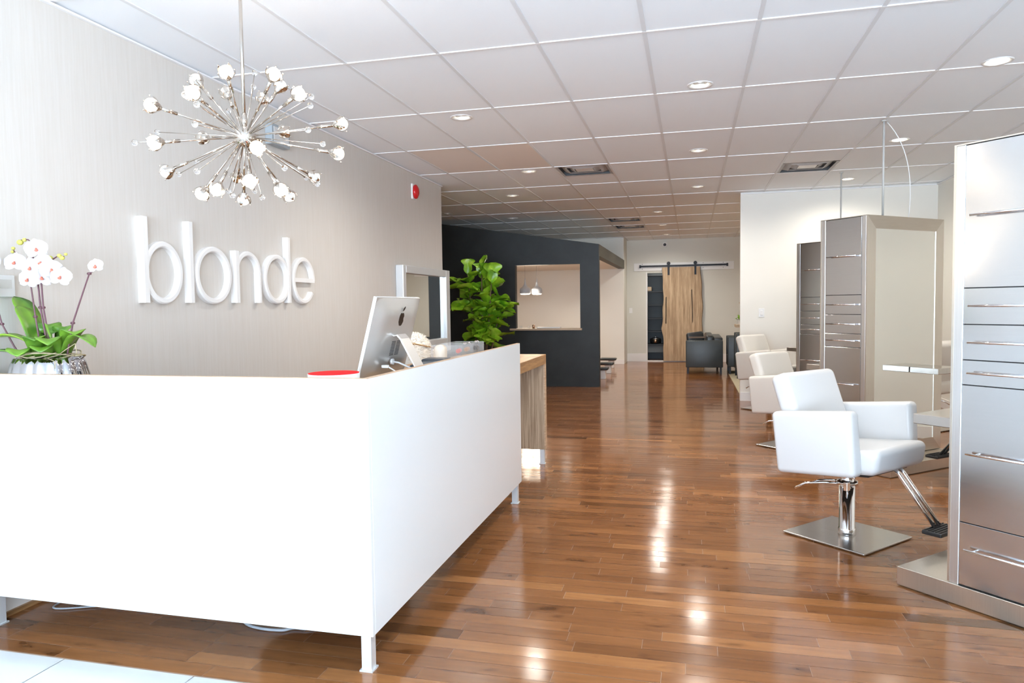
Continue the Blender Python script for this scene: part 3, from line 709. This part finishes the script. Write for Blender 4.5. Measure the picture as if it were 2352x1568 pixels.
def strap(base, mid, tip, w, m, fold=.25):
    pts = bez(base, mid, tip, 12); P = []
    for i, p in enumerate(pts):
        t = i/12; tg = (pts[min(i+1, 12)]-pts[max(i-1, 0)]).normalized(); sd = tg.cross(Vector((0,0,1)))
        if sd.length < .25: sd = Vector((.94, -.34, 0))
        sd.normalize(); up = sd.cross(tg); ww = w*(.45+.55*math.sin(min(1, t*1.35)*PI/2))*(1-max(0, (t-.7)/.3)**2.2*.97)
        P.append([p+sd*ww*s_+up*fold*ww*abs(s_) for s_ in (-1, -.5, 0, .5, 1)])
    b = MB(); b.grid(P); o = b.build('leaf', m, oc); sm = o.modifiers.new('s', 'SOLIDIFY'); sm.thickness = .003
for a in (((-.02,-.03,.17), (-.08,-.06,.33), (-.235,-.17,.225), 0.053, M_orchid_light),
          ((-.05,.03,.16), (-.14,.04,.38), (-.215,.03,.445), 0.056, M_orchid_leaf),
          ((-.04,-.01,.16), (-.10,0,.36), (-.155,-.01,.40), 0.050, M_orchid_leaf),
          ((-.02,.04,.16), (-.03,.04,.34), (-.06,.06,.31), 0.048, M_orchid_leaf),
          ((.0,.05,.16), (.03,.05,.32), (.01,.08,.30), 0.044, M_orchid_leaf),
          ((-.05,-.05,.16), (-.12,-.10,.22), (-.20,-.12,.195), 0.033, M_orchid_leaf),
          ((-.03,-.08,.17), (-.02,-.13,.24), (.02,-.17,.185), 0.045, M_orchid_leaf),
          ((.0,-.06,.17), (.02,-.09,.29), (.07,-.13,.25), 0.043, M_orchid_leaf),
          ((.06,-.02,.17), (.06,-.06,.30), (.13,-.12,.23), 0.050, M_orchid_leaf),
          ((.08,.02,.17), (.12,.02,.32), (.17,-.02,.27), 0.050, M_orchid_leaf),
          ((.09,.0,.19), (.16,0,.32), (.265,-.01,.215), 0.040, M_orchid_leaf),
          ((.05,-.05,.17), (.07,-.10,.25), (.10,-.13,.20), 0.043, M_orchid_leaf)): strap(*a)
def spike(pts, m=M_orchid_stem, r=.0045):
    b = MB(); b.tube(pts, [r*(1-.45*i/(len(pts)-1)) for i in range(len(pts))], 8)
    for k in (2, 4):
        if k < len(pts)-1: b.tube([Vector(pts[k])-Vector((.008,0,0)), Vector(pts[k])+Vector((.008,0,0))], .0055, 8)
    return b.build('flower_spike', m, oc)
bx, bz = -2.79, 1.007
def W(x, z, y=-.03): return (x-bx, y, z-bz)
spike([W(-2.79,1.13), W(-2.80,1.22), W(-2.82,1.36), W(-2.84,1.52), W(-2.86,1.60)])
spike([W(-2.76,1.13), W(-2.765,1.25), W(-2.79,1.40), W(-2.80,1.55), W(-2.82,1.63), W(-2.80,1.67), W(-2.84,1.70), W(-2.88,1.70)])
spike([W(-2.73,1.13), W(-2.75,1.25), W(-2.775,1.40), W(-2.78,1.54), W(-2.73,1.60), W(-2.68,1.625), W(-2.65,1.62)])
spike([W(-2.69,1.13,0), W(-2.685,1.20,0), W(-2.65,1.33,0), W(-2.59,1.46,0), W(-2.55,1.545,0), W(-2.50,1.57,0)])
spike([W(-2.84,1.13,-.05), W(-2.90,1.23,-.07), W(-2.95,1.33,-.08), W(-2.975,1.42,-.08), W(-2.985,1.56,-.08)])
spike([W(-2.84,1.54), W(-2.87,1.58), W(-2.91,1.64), W(-2.925,1.66)], r=.003)
b = MB(); b.tube([W(-2.735,1.14), W(-2.74,1.26), W(-2.765,1.33)], .005, 6); b.build('flower_spike', M_orchid_leaf, oc)
for x, z, r in ((-2.885,1.69,.013),(-2.86,1.70,.009),(-2.81,1.675,.014),(-2.925,1.665,.008),(-2.93,1.65,.007),(-2.725,1.615,.012),(-2.675,1.625,.009),(-2.66,1.615,.010),(-2.64,1.63,.007)):
    b = MB(); b.sphere(W(x, z), r, 10, sc=(1.15, 1, .95)); b.build('bud', M_bud, oc)
def flower(x, z, s=.047, y=-.06, tilt=0.):
    Q = Matrix.Translation(W(x, z, y)) @ Euler((rnd.uniform(-.3,.3)+tilt, rnd.uniform(-.25,.25), .55+rnd.uniform(-.5,.5))).to_matrix().to_4x4()   # local -y faces out
    b = MB()
    for a, ln, wd in ((0, 1.0, .42), (2.2, .95, .42), (-2.2, .95, .42), (1.25, 1.0, .66), (-1.25, 1.0, .66)):
        P = []
        for i in range(6):
            t = i/5; wq = wd*s*math.sin(PI*min(1, .08+t*.90))**.6; c_, s_ = math.cos(a), math.sin(a)
            P.append([((ln*s*t)*s_ + wq*k*c_, -.006*math.sin(PI*t)+.10*s*abs(k)**2-.002*(wd > .5), (ln*s*t)*c_ - wq*k*s_) for k in (-1,-.5,0,.5,1)])
        b.grid(P, M=Q)
    f = b.build('flower', M_petal, oc)
    l = MB(); l.sphere((0, -.010, -.008), .0062, 8, sc=(1.2, 1, .9), M=Q); l.sphere((0, -.006, 0), .004, 8, M=Q); l.build('lip', M_lip, f)
for x, z in ((-2.765,1.655),(-2.885,1.60),(-2.74,1.595),(-2.80,1.575),(-2.815,1.525),(-2.745,1.53),(-2.69,1.565),(-2.64,1.53)): flower(x, z)
flower(-2.485, 1.575, .034, -.03); flower(-2.97, 1.475, .045, -.12); flower(-2.95, 1.60, .042, -.12)

# ------------------------------------------------------------------ fiddle leaf fig
fg = thing('fiddle_leaf_fig', 'tall bushy fiddle leaf fig beside the wall mirror before the charcoal wall', 'potted plant', (-2.98, 10.0, 0)); fg.scale = (1.1, 1.1, 1.06)
b = MB(); b.lathe([(.16, 0), (.19, .02), (.22, .34), (.20, .34), (.002, .31)], 36); b.build('pot', M_whiteplastic, fg)
r_ = random.Random(21); trunks = []
b = MB()
for (dx, dy, top) in ((.0, .0, 1.95), (.16, -.10, 1.72), (-.22, .06, 1.88), (.05, .12, 1.45), (.26, .04, 1.5)):
    pts = [(dx*t**.8, dy*t, .3+(top-.42)*t) for t in [i/6 for i in range(7)]]; trunks.append((dx, dy, top)); b.tube(pts, [.016*(1-.6*i/6) for i in range(7)], 8)
b.build('trunk', M_stem, fg)
b = MB()
def fleaf(base, dr, ln, w):
    dr = dr.normalized(); sd = dr.cross(Vector((0,0,1))); sd = sd.normalized() if sd.length > .1 else Vector((1,0,0)); up = sd.cross(dr).normalized()
    roll = r_.uniform(-.7, .7); sd, up = sd*math.cos(roll)+up*math.sin(roll), up*math.cos(roll)-sd*math.sin(roll)
    P = []; dp = r_.uniform(.1, .55)*ln; ph = r_.uniform(0, 6)
    prof = [0.03, .45, .62, .60, .56, .78, 1.0, 1.02, .82, .30]
    b.tube([base, base+dr*.05], .004, 5)
    for i, wv in enumerate(prof):
        t = i/(len(prof)-1); c = base+dr*(.04+ln*t)-Vector((0,0,1))*dp*t*t+up*0
        P.append([c+sd*w*wv*k+up*(w*.28*k*k+.010*math.sin(9*t+ph+5*k)) for k in (-1,-.6,-.2,.2,.6,1)])
    b.grid(P)
for k in range(96):
    dx, dy, top = trunks[k % 5]; t = r_.uniform(.30, 1)**.8; h = .3+(top-.42)*t
    if h < .75: h = r_.uniform(.75, 1.3)
    a = r_.uniform(0, 2*PI); el = r_.uniform(-.1, 1.0) + (.7 if t > .9 else 0)
    base = Vector((dx*t, dy*t, h)); fleaf(base, Vector((math.cos(a)*math.cos(el), math.sin(a)*math.cos(el)*.8, math.sin(el))), r_.uniform(.24, .38), r_.uniform(.09, .14))
b.build('foliage', M_leaf, fg)

# ------------------------------------------------------------------ steel styling stations
def make_station(A_label, loc, rz):
    t = thing('styling_station', A_label, 'styling station', loc, rz, 'steel styling stations')
    HB, ZT = .095, 2.062; x, y = .21, .49
    b = MB(); b.box(-.45, .45, -.50, .50, .006, HB, bevel=.002, seg=1); b.box(-.43, .43, -.48, .48, 0, .006); b.build('base', M_steel_frame, t)
    b = MB(); b.box(-x+.004, x-.004, -y+.012, y-.012, HB, ZT-.004); b.build('carcass', M_gap, t)
    b = MB(); b.box(-x, x, -y, y, ZT-.006, ZT); b.build('top_panel', M_steel_frame, t)
    for sy in (-1, 1):
        for sx in (-1, 1):
            g = MB(); g.box(min(sx*x, sx*(x-.038)), max(sx*x, sx*(x-.038)), min(sy*y, sy*(y-.02)), max(sy*y, sy*(y-.02)), HB, ZT-.006, bevel=.002, seg=1); g.build('corner_post', M_alu, t)
        for i, (z0, z1, hz, nm) in enumerate(((1.43, ZT-.008, 1.745, 'door'), (1.27, 1.43, 1.352, 'drawer'), (1.113, 1.27, 1.192, 'drawer'), (1.002, 1.113, 1.058, 'drawer'), (.385, 1.002, .70, 'door'), (HB+.004, .385, .27, 'drawer'))):
            ya, yb = sorted((sy*(y-.016), sy*y)); f = box(nm, (-x+.040, x-.040, ya, yb, z0+.002, z1-.002), M_steel, t, bevel=.0012, seg=1)
            g = MB(); yo = sy*(y+.030); g.tube([(-.135, yo, hz), (.135, yo, hz)], .0055, 12)
            for hx in (-.10, .10): g.tube([(hx, sy*y, hz), (hx, yo, hz)], .0045, 8)
            g.build('handle', M_chrome, f)
    fw = .105
    for sx in (-1, 1):
        xs = sx*x; xo = sx*(x+.010); g = MB()
        z0, z1 = HB+.004, ZT
        for qi, q in enumerate(([(-y,z0),(-y+fw,z0+fw),(-y+fw,z1-fw),(-y,z1)], [(y,z0),(y,z1),(y-fw,z1-fw),(y-fw,z0+fw)], [(-y,z1),(-y+fw,z1-fw),(y-fw,z1-fw),(y,z1)], [(-y,z0),(y,z0),(y-fw,z0+fw),(-y+fw,z0+fw)])):
            g.prism(q, 'x', min(xs, xo), max(xs, xo), mi=int(qi > 1))
        g.build('mirror_frame', [M_steel_frame, M_steel_rail], t)
        a, b_ = sorted((xs, sx*(x+.006))); box('mirror', (a, b_, -y+fw, y-fw, HB+fw, ZT-fw), M_mirror, t)
        ya, yb = (-.37, -.03) if sx < 0 else (.06, .37)
        a, b_ = sorted((sx*(x+.010), sx*(x+.25))); box('shelf', (a, b_, ya, yb, .778, .826), M_plate, t, bevel=.003, seg=1)
    g = MB(); g.tube([(0, 0, ZT), (0, 0, CE-.004)], .009, 10); g.tube([(0, 0, CE-.012), (0, 0, CE-.002)], .022, 12); g.build('ceiling_rod', M_wire, t)
    return t
st1 = make_station('nearest brushed steel styling tower at the right edge of view', (1.638, 3.75, 0), math.radians(-46))
st2 = dup(st1, (1.577, 6.65, 0), math.radians(-49), 'middle steel styling tower showing its tall framed mirror')
st3 = dup(st1, (1.716, 9.14, 0), math.radians(-47), 'farthest steel styling tower, half hidden behind the middle one')
b = MB(); b.tube(bez((1.62,6.72,CE-.005), (1.86,6.75,2.62), (1.80,6.75,2.066), 14), .004, 6); tag(b.build('hanging_cable', M_whiteplastic), 'thin white cable arching from ceiling to the middle steel tower', 'cable')

# ------------------------------------------------------------------ salon chairs
def make_chair(label, vinyl, loc, rz):
    t = thing('salon_chair', label, 'salon chair', loc, rz, 'white salon chairs')
    TILT = .113                       # the whole seat unit leans back a little
    def lean(b):
        for v in b.bm.verts: v.co.z += TILT*v.co.x
    b = MB(); b.box(-.252, .252, -.252, .252, .003, .015, bevel=.004, seg=2); b.build('base_plate', M_plate, t)
    b = MB(); b.lathe([(.047, .015), (.047, .05), (.043, .052), (.043, .315), (.038, .317), (.038, .385), (.055, .387), (.055, .395)], 32); b.build('hydraulic_column', M_chrome, t)
    b = MB(); b.tube([(-.02,-.045,.318),(-.08,-.10,.318),(-.17,-.155,.305),(-.215,-.19,.270)], .0065, 8); b.tube([(-.03,.0,.322),(-.08,-.03,.322),(-.12,-.09,.322),(-.15,-.13,.305)], .006, 8)
    b.lathe([(.044,.308),(.058,.308),(.058,.330),(.044,.330)], 28, open_=True); b.box(.02, .045, -.075, -.04, .285, .335, bevel=.004); b.build('pump_lever', M_chrome, t)
    b = MB(); b.box(-.16, .24, -.20, .20, .395, .415); lean(b); b.build('underframe', M_rubber, t)
    b = MB(); b.box(-.24, .331, -.262, .262, .411, .549, bevel=.042, seg=6)
    for v in b.bm.verts:
        if v.co.z > .47: v.co.z += .012*(1-(v.co.y/.262)**2)
        if v.co.x > .2: v.co.x -= .02*(.549-v.co.z)/.14
    lean(b); b.build('seat', vinyl, t, True)
    for sg_ in (-1, 1):
        b = MB(); y0, y1 = sorted((sg_*.258, sg_*.353)); b.box(-.272, .222, y0, y1, .408, .768, bevel=.030, seg=6)
        for v in b.bm.verts:
            k = (.768-v.co.z)/.36
            v.co.x += (.035*k if v.co.x < -.1 else .022*k)
            v.co.y -= sg_*.012*k
        lean(b); b.build('arm', vinyl, t, True)
    b = MB(); b.box(-.06, .055, -.255, .255, .0, .475, bevel=.038, seg=6)
    for v in b.bm.verts:
        v.co.x += .020*(1-(v.co.y/.255)**2)*(-1 if v.co.x < 0 else .0)
        v.co.z += .010*(1-(v.co.y/.255)**2)*(v.co.z > .4)
    bmesh.ops.transform(b.bm, matrix=Matrix.Translation((-.135, 0, .50)) @ Matrix.Rotation(math.radians(-20), 4, 'Y'), verts=b.bm.verts)
    b.build('backrest', vinyl, t, True)
    b = MB()
    for y in (-.024, .024): b.tube([(.29, y, .455), (.315, y, .43), (.505, y, .185)], .0115, 10)
    b.build('footrest_bars', M_chrome, t)
    b = MB(); b.box(.475, .575, -.105, .105, .158, .180, bevel=.006, seg=2)
    for k in range(5): b.box(.485+.018*k, .492+.018*k, -.095, .095, .180, .184)
    b.build('footrest_pad', M_rubber, t)
    b = MB(); b.sphere((.16, -.20, .405), .008, 8); b.tube([(.16,-.20,.405),(.16,-.20,.43)], .004, 6); b.build('adjuster_knob', M_chrome, t)
    return t
c1 = make_chair('nearest white salon chair with chrome column, in full view', M_vinyl, (.886, 4.463, 0), math.radians(-42.3))
c2 = make_chair('second white salon chair, half hidden behind the nearest one', M_cream_vinyl, (.955, 7.17, 0), math.radians(-42.3))
c3 = dup(c2, (.975, 9.62, 0), math.radians(-42.3), 'farthest white salon chair by the white partition wall')
c4 = dup(c2, (2.22, 5.72, 0), math.radians(131), 'white salon chair facing the middle tower, only its footrest seen')
c5 = dup(c2, (2.37, 8.40, 0), math.radians(133), 'white salon chair behind the middle tower mirror on the right')

for ch_ in c2.children:            # the second chair is pumped lower
    if not ch_.name.startswith(('base_plate', 'hydraulic')): ch_.location.z -= .065

# ------------------------------------------------------------------ barn door and doorway
bd = thing('barn_door', 'sliding barn door of live edge wood on a black rail', 'sliding door', (-.22, YB, 0))
b = MB(); r_ = random.Random(8); pts = []
zs = [.02+2.215*i/26 for i in range(27)]
def le(z): return -.43+.012*math.sin(z*5)+.008*math.sin(z*13+1)-(.022*math.exp(-((z-.78)/.09)**2))
def re(z): return .435+.055*(1-z/2.2)+.012*math.sin(z*4+2)+.008*math.sin(z*11)
pts = [(le(z), z) for z in zs][::-1] + [(re(z), z) for z in zs]
b.prism(pts, 'y', -.085, -.04); b.build('door_slab', M_barn, bd)
b = MB(); b.prism([(re(z)-.004, z) for z in zs] + [(re(z)+.012, z) for z in zs[::-1]], 'y', -.08, -.045); b.build('bark_edge', mat('bark', (.10,.06,.03), .8), bd)
b = MB(); cx = .23
b.prism([(cx-.010, 1.69), (cx+.012, 1.71), (cx+.022, 1.4), (cx+.030, 1.1), (cx+.026, .95), (cx+.008, .9), (cx+.006, 1.2), (cx-.006, 1.5)], 'y', -.0865, -.0845); b.build('crack', mat('crack_fill', (.06,.035,.02), .7), bd)
b = MB(); b.tube([(-.355,-.085,1.53),(-.355,-.12,1.51),(-.36,-.12,.93),(-.36,-.085,.91)], .010, 8); b.build('pull_handle', M_blackmetal, bd)
for x in (-.297, .313):
    g = MB(); g.box(x-.022, x+.022, -.096, -.085, 2.05, 2.31); g.lathe([(.042, 0), (.042, .02)], 20, M=Matrix.Translation((x, -.075, 2.325)) @ Matrix.Rotation(PI/2, 4, 'X')); g.lathe([(.012, 0), (.012, .012)], 12, M=Matrix.Translation((x, -.095, 2.325)) @ Matrix.Rotation(PI/2, 4, 'X')); g.build('roller_hanger', M_blackmetal, bd)
rl = thing('door_rail', 'black iron sliding rail on a pale backing board above the wooden door', 'rail', (-.18, YB, 2.26))
b = MB(); b.box(-1.15, 1.14, -.022, 0, -.10, .085, bevel=.002, seg=1); b.build('backing_board', M_trim, rl)
b = MB(); b.box(-1.0, .99, -.068, -.056, -.012, .028)
b.box(-1.02, -.98, -.072, -.052, -.03, .04); b.box(.97, 1.01, -.072, -.052, -.03, .04)
for x in (-.95, -.45, .05, .45, .9): b.tube([(x, -.022, .008), (x, -.056, .008)], .010, 8)
b.build('track', M_blackmetal, rl)
for x in (-.95, .45, .9):
    g = MB(); [g.lathe([(.008, 0), (.008, .006)], 10, M=Matrix.Translation((x, -.022, z)) @ Matrix.Rotation(PI/2, 4, 'X')) for z in (-.055, .06)]; g.build('bolt', M_blackmetal, rl)
spot('closet_fill', (-.8, 17.65, 2.45), 45, ang=150)  # added spot to lift the closet interior, no fixture there
sh = thing('closet_shelving', 'dark shelves in the blue-grey closet beside the barn door', 'shelving', (-.8, 18.0, 0))
for z in (.36, .68, 1.0, 1.33, 1.66, 2.06): box('shelf', (-.70, .69, -.25, .18, z, z+.03), M_shelfdark, sh)
box('lower_cabinet', (-.70, .69, -.20, .18, .18, .36), M_shelfgrey, sh)
pn = thing('cooking_pot', 'small dark pot with copper band on the lowest closet shelf', 'pot', (-.86, 17.9, .39))
b = MB(); b.lathe([(.10,0),(.13,.01),(.135,.12),(.12,.12)], 24); b.build('pan_body', M_blackmetal, pn); b = MB(); b.lathe([(.055,.03),(.06,.03),(.06,.11),(.055,.11)], 16, M=Matrix.Translation((0,-.085,0))); b.build('copper_band', M_copper, pn)
b = MB(); b.lathe([(.135,.12),(.08,.15),(.002,.158)], 24); b.sphere((0,0,.17), .018, 10); b.build('lid', M_chrome, pn)
o = box('folded_towels', (-1.3, -.95, 17.85, 18.1, 1.69, 1.80), M_sill, bevel=.02, smooth=True); tag(o, 'beige folded towels on an upper closet shelf', 'towels')

# ------------------------------------------------------------------ sofa and waiting area
def make_sofa(name, label, loc, rz, L=2.0, Wd=.70, n=3, pil=True):
    t = thing(name, label, 'sofa', loc, rz)
    b = MB(); b.box(0, Wd, 0, .16, .125, .65, bevel=.015, seg=3); b.build('arm', M_greyleather, t, True)
    b = MB(); b.box(0, Wd, L-.16, L, .125, .65, bevel=.015, seg=3); b.build('arm', M_greyleather, t, True)
    box('seat_base', (.0, Wd, .16, L-.16, .125, .32), M_blackleather, t, bevel=.01, smooth=True)
    b = MB(); b.box(Wd-.17, Wd, .16, L-.16, .32, .70, bevel=.02, seg=3); b.build('backrest', M_blackleather, t, True)
    for k in range(n):
        y0 = .165+(L-.33)*k/n; b = MB(); b.box(.02, Wd-.18, y0, y0+(L-.34)/n, .32, .46, bevel=.03, seg=4); b.build('seat_cushion', M_blackleather, t, True)
        b = MB(); b.box(Wd-.32, Wd-.16, y0, y0+(L-.34)/n, .44, .74, bevel=.04, seg=4); b.build('back_cushion', M_blackleather, t, True)
    for x in (.04, Wd-.04):
        for y in (.04, L-.04): box('leg', (x-.02, x+.02, y-.02, y+.02, 0, .125), M_blackmetal, t)
    return t
sf = make_sofa('leather_sofa', 'dark grey leather sofa seen end-on before the barn door', (-.105, 14.25, 0), 0)
pw_ = thing('throw_pillow', 'black throw pillow on the dark sofa arm end', 'cushion', (.10, 14.52, .47), .2)
b = MB(); b.box(-.17, .17, -.05, .05, 0, .34, bevel=.048, seg=5, M=Matrix.Rotation(-.12, 4, 'Y')); b.build('cushion', M_blackleather, pw_, True); box('stripe', (-.165, .165, -.053, .053, .22, .25), mat('taupe_band', (.22,.16,.12), .8), pw_)
a1 = make_sofa('leather_armchair', 'lower black leather armchair just right of the dark grey sofa', (.68, 14.15, .012), 0, .72, .60, 1)
tag(a1, None, 'armchair'); 
a2 = make_sofa('leather_armchair', 'taller black leather chair nearest the white partition edge', (.64, 12.25, 0), 0, .68, .62, 1); tag(a2, None, 'armchair'); a2.location = (.78, 13.3, .012); a2.scale = (1, 1, 1.25); a1.scale = (1, 1, 1.1)
o = box('area_rug', (.70, 2.9, 11.2, 14.92, 0, .012), M_rug, bevel=.003, seg=1); tag(o, 'beige rug under the black armchairs', 'rug')
# coffee counter behind the partition edge
ct = thing('coffee_counter', 'white counter with wooden top behind the partition edge', 'counter', (.98, 15.3, 0))
box('counter_top', (-.10, 1.2, -.30, .30, .875, .93), M_sill, ct, bevel=.003); box('body', (.03, 1.15, -.25, .25, .0, .875), M_whiteplastic, ct, bevel=.003)
b = MB(); b.lathe([(.04,0),(.05,.01),(.06,.10),(.05,.10)], 16, M=Matrix.Translation((0,0,0))); o = b.build('small_planter', M_whiteplastic); 
pp = thing('small_potted_plant', 'small green plant in a dark pot on the wooden counter', 'potted plant', (1.0, 15.27, .93)); o.parent = pp
b = MB(); r_ = random.Random(6)
for k in range(60): a, e_ = r_.uniform(0, 6.28), r_.uniform(.1, 1.4); q = Vector((math.cos(a)*math.cos(e_), math.sin(a)*math.cos(e_), math.sin(e_))); b.tube([(0,0,.09), Vector((0,0,.09))+q*.07, Vector((0,0,.09))+q*r_.uniform(.11,.15)], [.003,.009,.001], 4)
b.build('foliage', M_leaf, pp)
gl = thing('wire_lantern', 'wooden topped wire lantern standing on the counter', 'lantern', (1.06, 15.50, .93))
box('wooden_top', (-.09, .20, -.06, .06, .43, .46), M_barn, gl); b = MB(); b.tube([(-.06,0,.43),(-.13,0,.0)], .004, 6); b.tube([(.17,0,.43),(.22,0,0)], .004, 6); b.tube([(-.13,-.05,.004),(.22,-.05,.004),(.22,.05,.004),(-.13,.05,.004)], .004, 6); b.build('wire_frame', M_wire, gl)
cp = thing('glass_jar', 'small clear glass jar at the counter end', 'jar', (.915, 15.04, .93)); b = MB(); b.lathe([(.02,0),(.035,.005),(.035,.09),(.02,.11)], 16); b.build('jar_body', M_acrylic, cp); b = MB(); b.lathe([(.021,.11),(.024,.125),(.002,.13)], 12); b.build('stopper', M_chrome, cp)

# ------------------------------------------------------------------ low footrests of the washing area
for i, (x, y, lb) in enumerate(((-1.60, 13.15, 'nearest low white footstool with black pad behind the charcoal wall'), (-1.62, 14.25, 'middle low white footstool with black pad by the charcoal wall'), (-1.69, 15.45, 'farthest low white footstool with black pad near the pale wall'))):
    t = thing('foot_stool', lb, 'footstool', (x, y, 0), 0, 'low footstools in the washing area')
    box('pedestal', (-.06, .06, -.07, .07, 0, .165), M_whiteplastic, t, bevel=.006)
    b = MB(); b.box(-.24, .11, -.12, .12, .165, .215, bevel=.022, seg=4); b.build('pad', M_blackleather, t, True)
# pendants in the pod
for i, (x, y, lb) in enumerate(((-3.095, 13.3, 'left grey bell pendant lamp in the charcoal wall opening'), (-2.93, 13.6, 'right grey bell pendant lamp in the charcoal wall opening'))):
    t = thing('pendant_lamp', lb, 'pendant lamp', (x, y, 1.60), 0, 'bell pendants')
    b = MB(); b.lathe([(.092, .0), (.106, .02), (.106, .085), (.098, .11), (.06, .135), (.030, .17), (.018, .22), (.008, .30)], 32); b.build('shade', mat('satin_grey_enamel', (.62,.65,.69), .35), t)
    b = MB(); b.tube([(0,0,.30),(0,0,2.19-1.60)], .003, 6); b.build('cord', M_wire, t)
    b = MB(); b.lathe([(.002,-.012),(.07,-.01),(.090,.0),(.086,.02),(.002,.03)], 28); b.build('diffuser', M_pendglow, t)
    l = bpy.data.lights.new('pendant_glow', 'POINT'); l.energy = 14; l.color = (1,.87,.70); l.shadow_soft_size = .08; q = bpy.data.objects.new('pendant_glow', l); COL.objects.link(q); q.parent = t; q.location = (0, 0, -.10)
spot('hidden_pod_lamp', (-2.6, 14.9, 2.17), 90, ang=160)  # hidden spots added to even out the light inside the pod
spot('hidden_pod_lamp', (-4.2, 14.9, 2.17), 60, ang=160)
# small cups on the sill
for i, (x, lb) in enumerate(((-2.84, 'small glass at the left of the pale sill'), (-2.70, 'second small glass on the pale sill'), (-2.62, 'dark topped little jar on the pale sill'))):
    b = MB(); b.lathe([(.018,0),(.022,.002),(.024,.045 if i < 2 else .06),(.018,.045 if i < 2 else .06)], 14); o = b.build('glass_tumbler' if i < 2 else 'small_jar', M_acrylic if i < 2 else M_copper); o.location = (x, 11.86, .988); tag(o, lb, 'glass' if i < 2 else 'jar')
tr = box('folded_tray', (-2.55, -2.15, 11.80, 11.93, .988, 1.008), M_whiteplastic, bevel=.003); tag(tr, 'long pale tray lying on the wooden sill', 'tray')
# added fill spots, unseen, brightening the waiting area and back wall
for x, y in ((2.4, 12.2), (2.4, 15.2)): spot('waiting_area_fill', (x, y, CE-.03), 130)
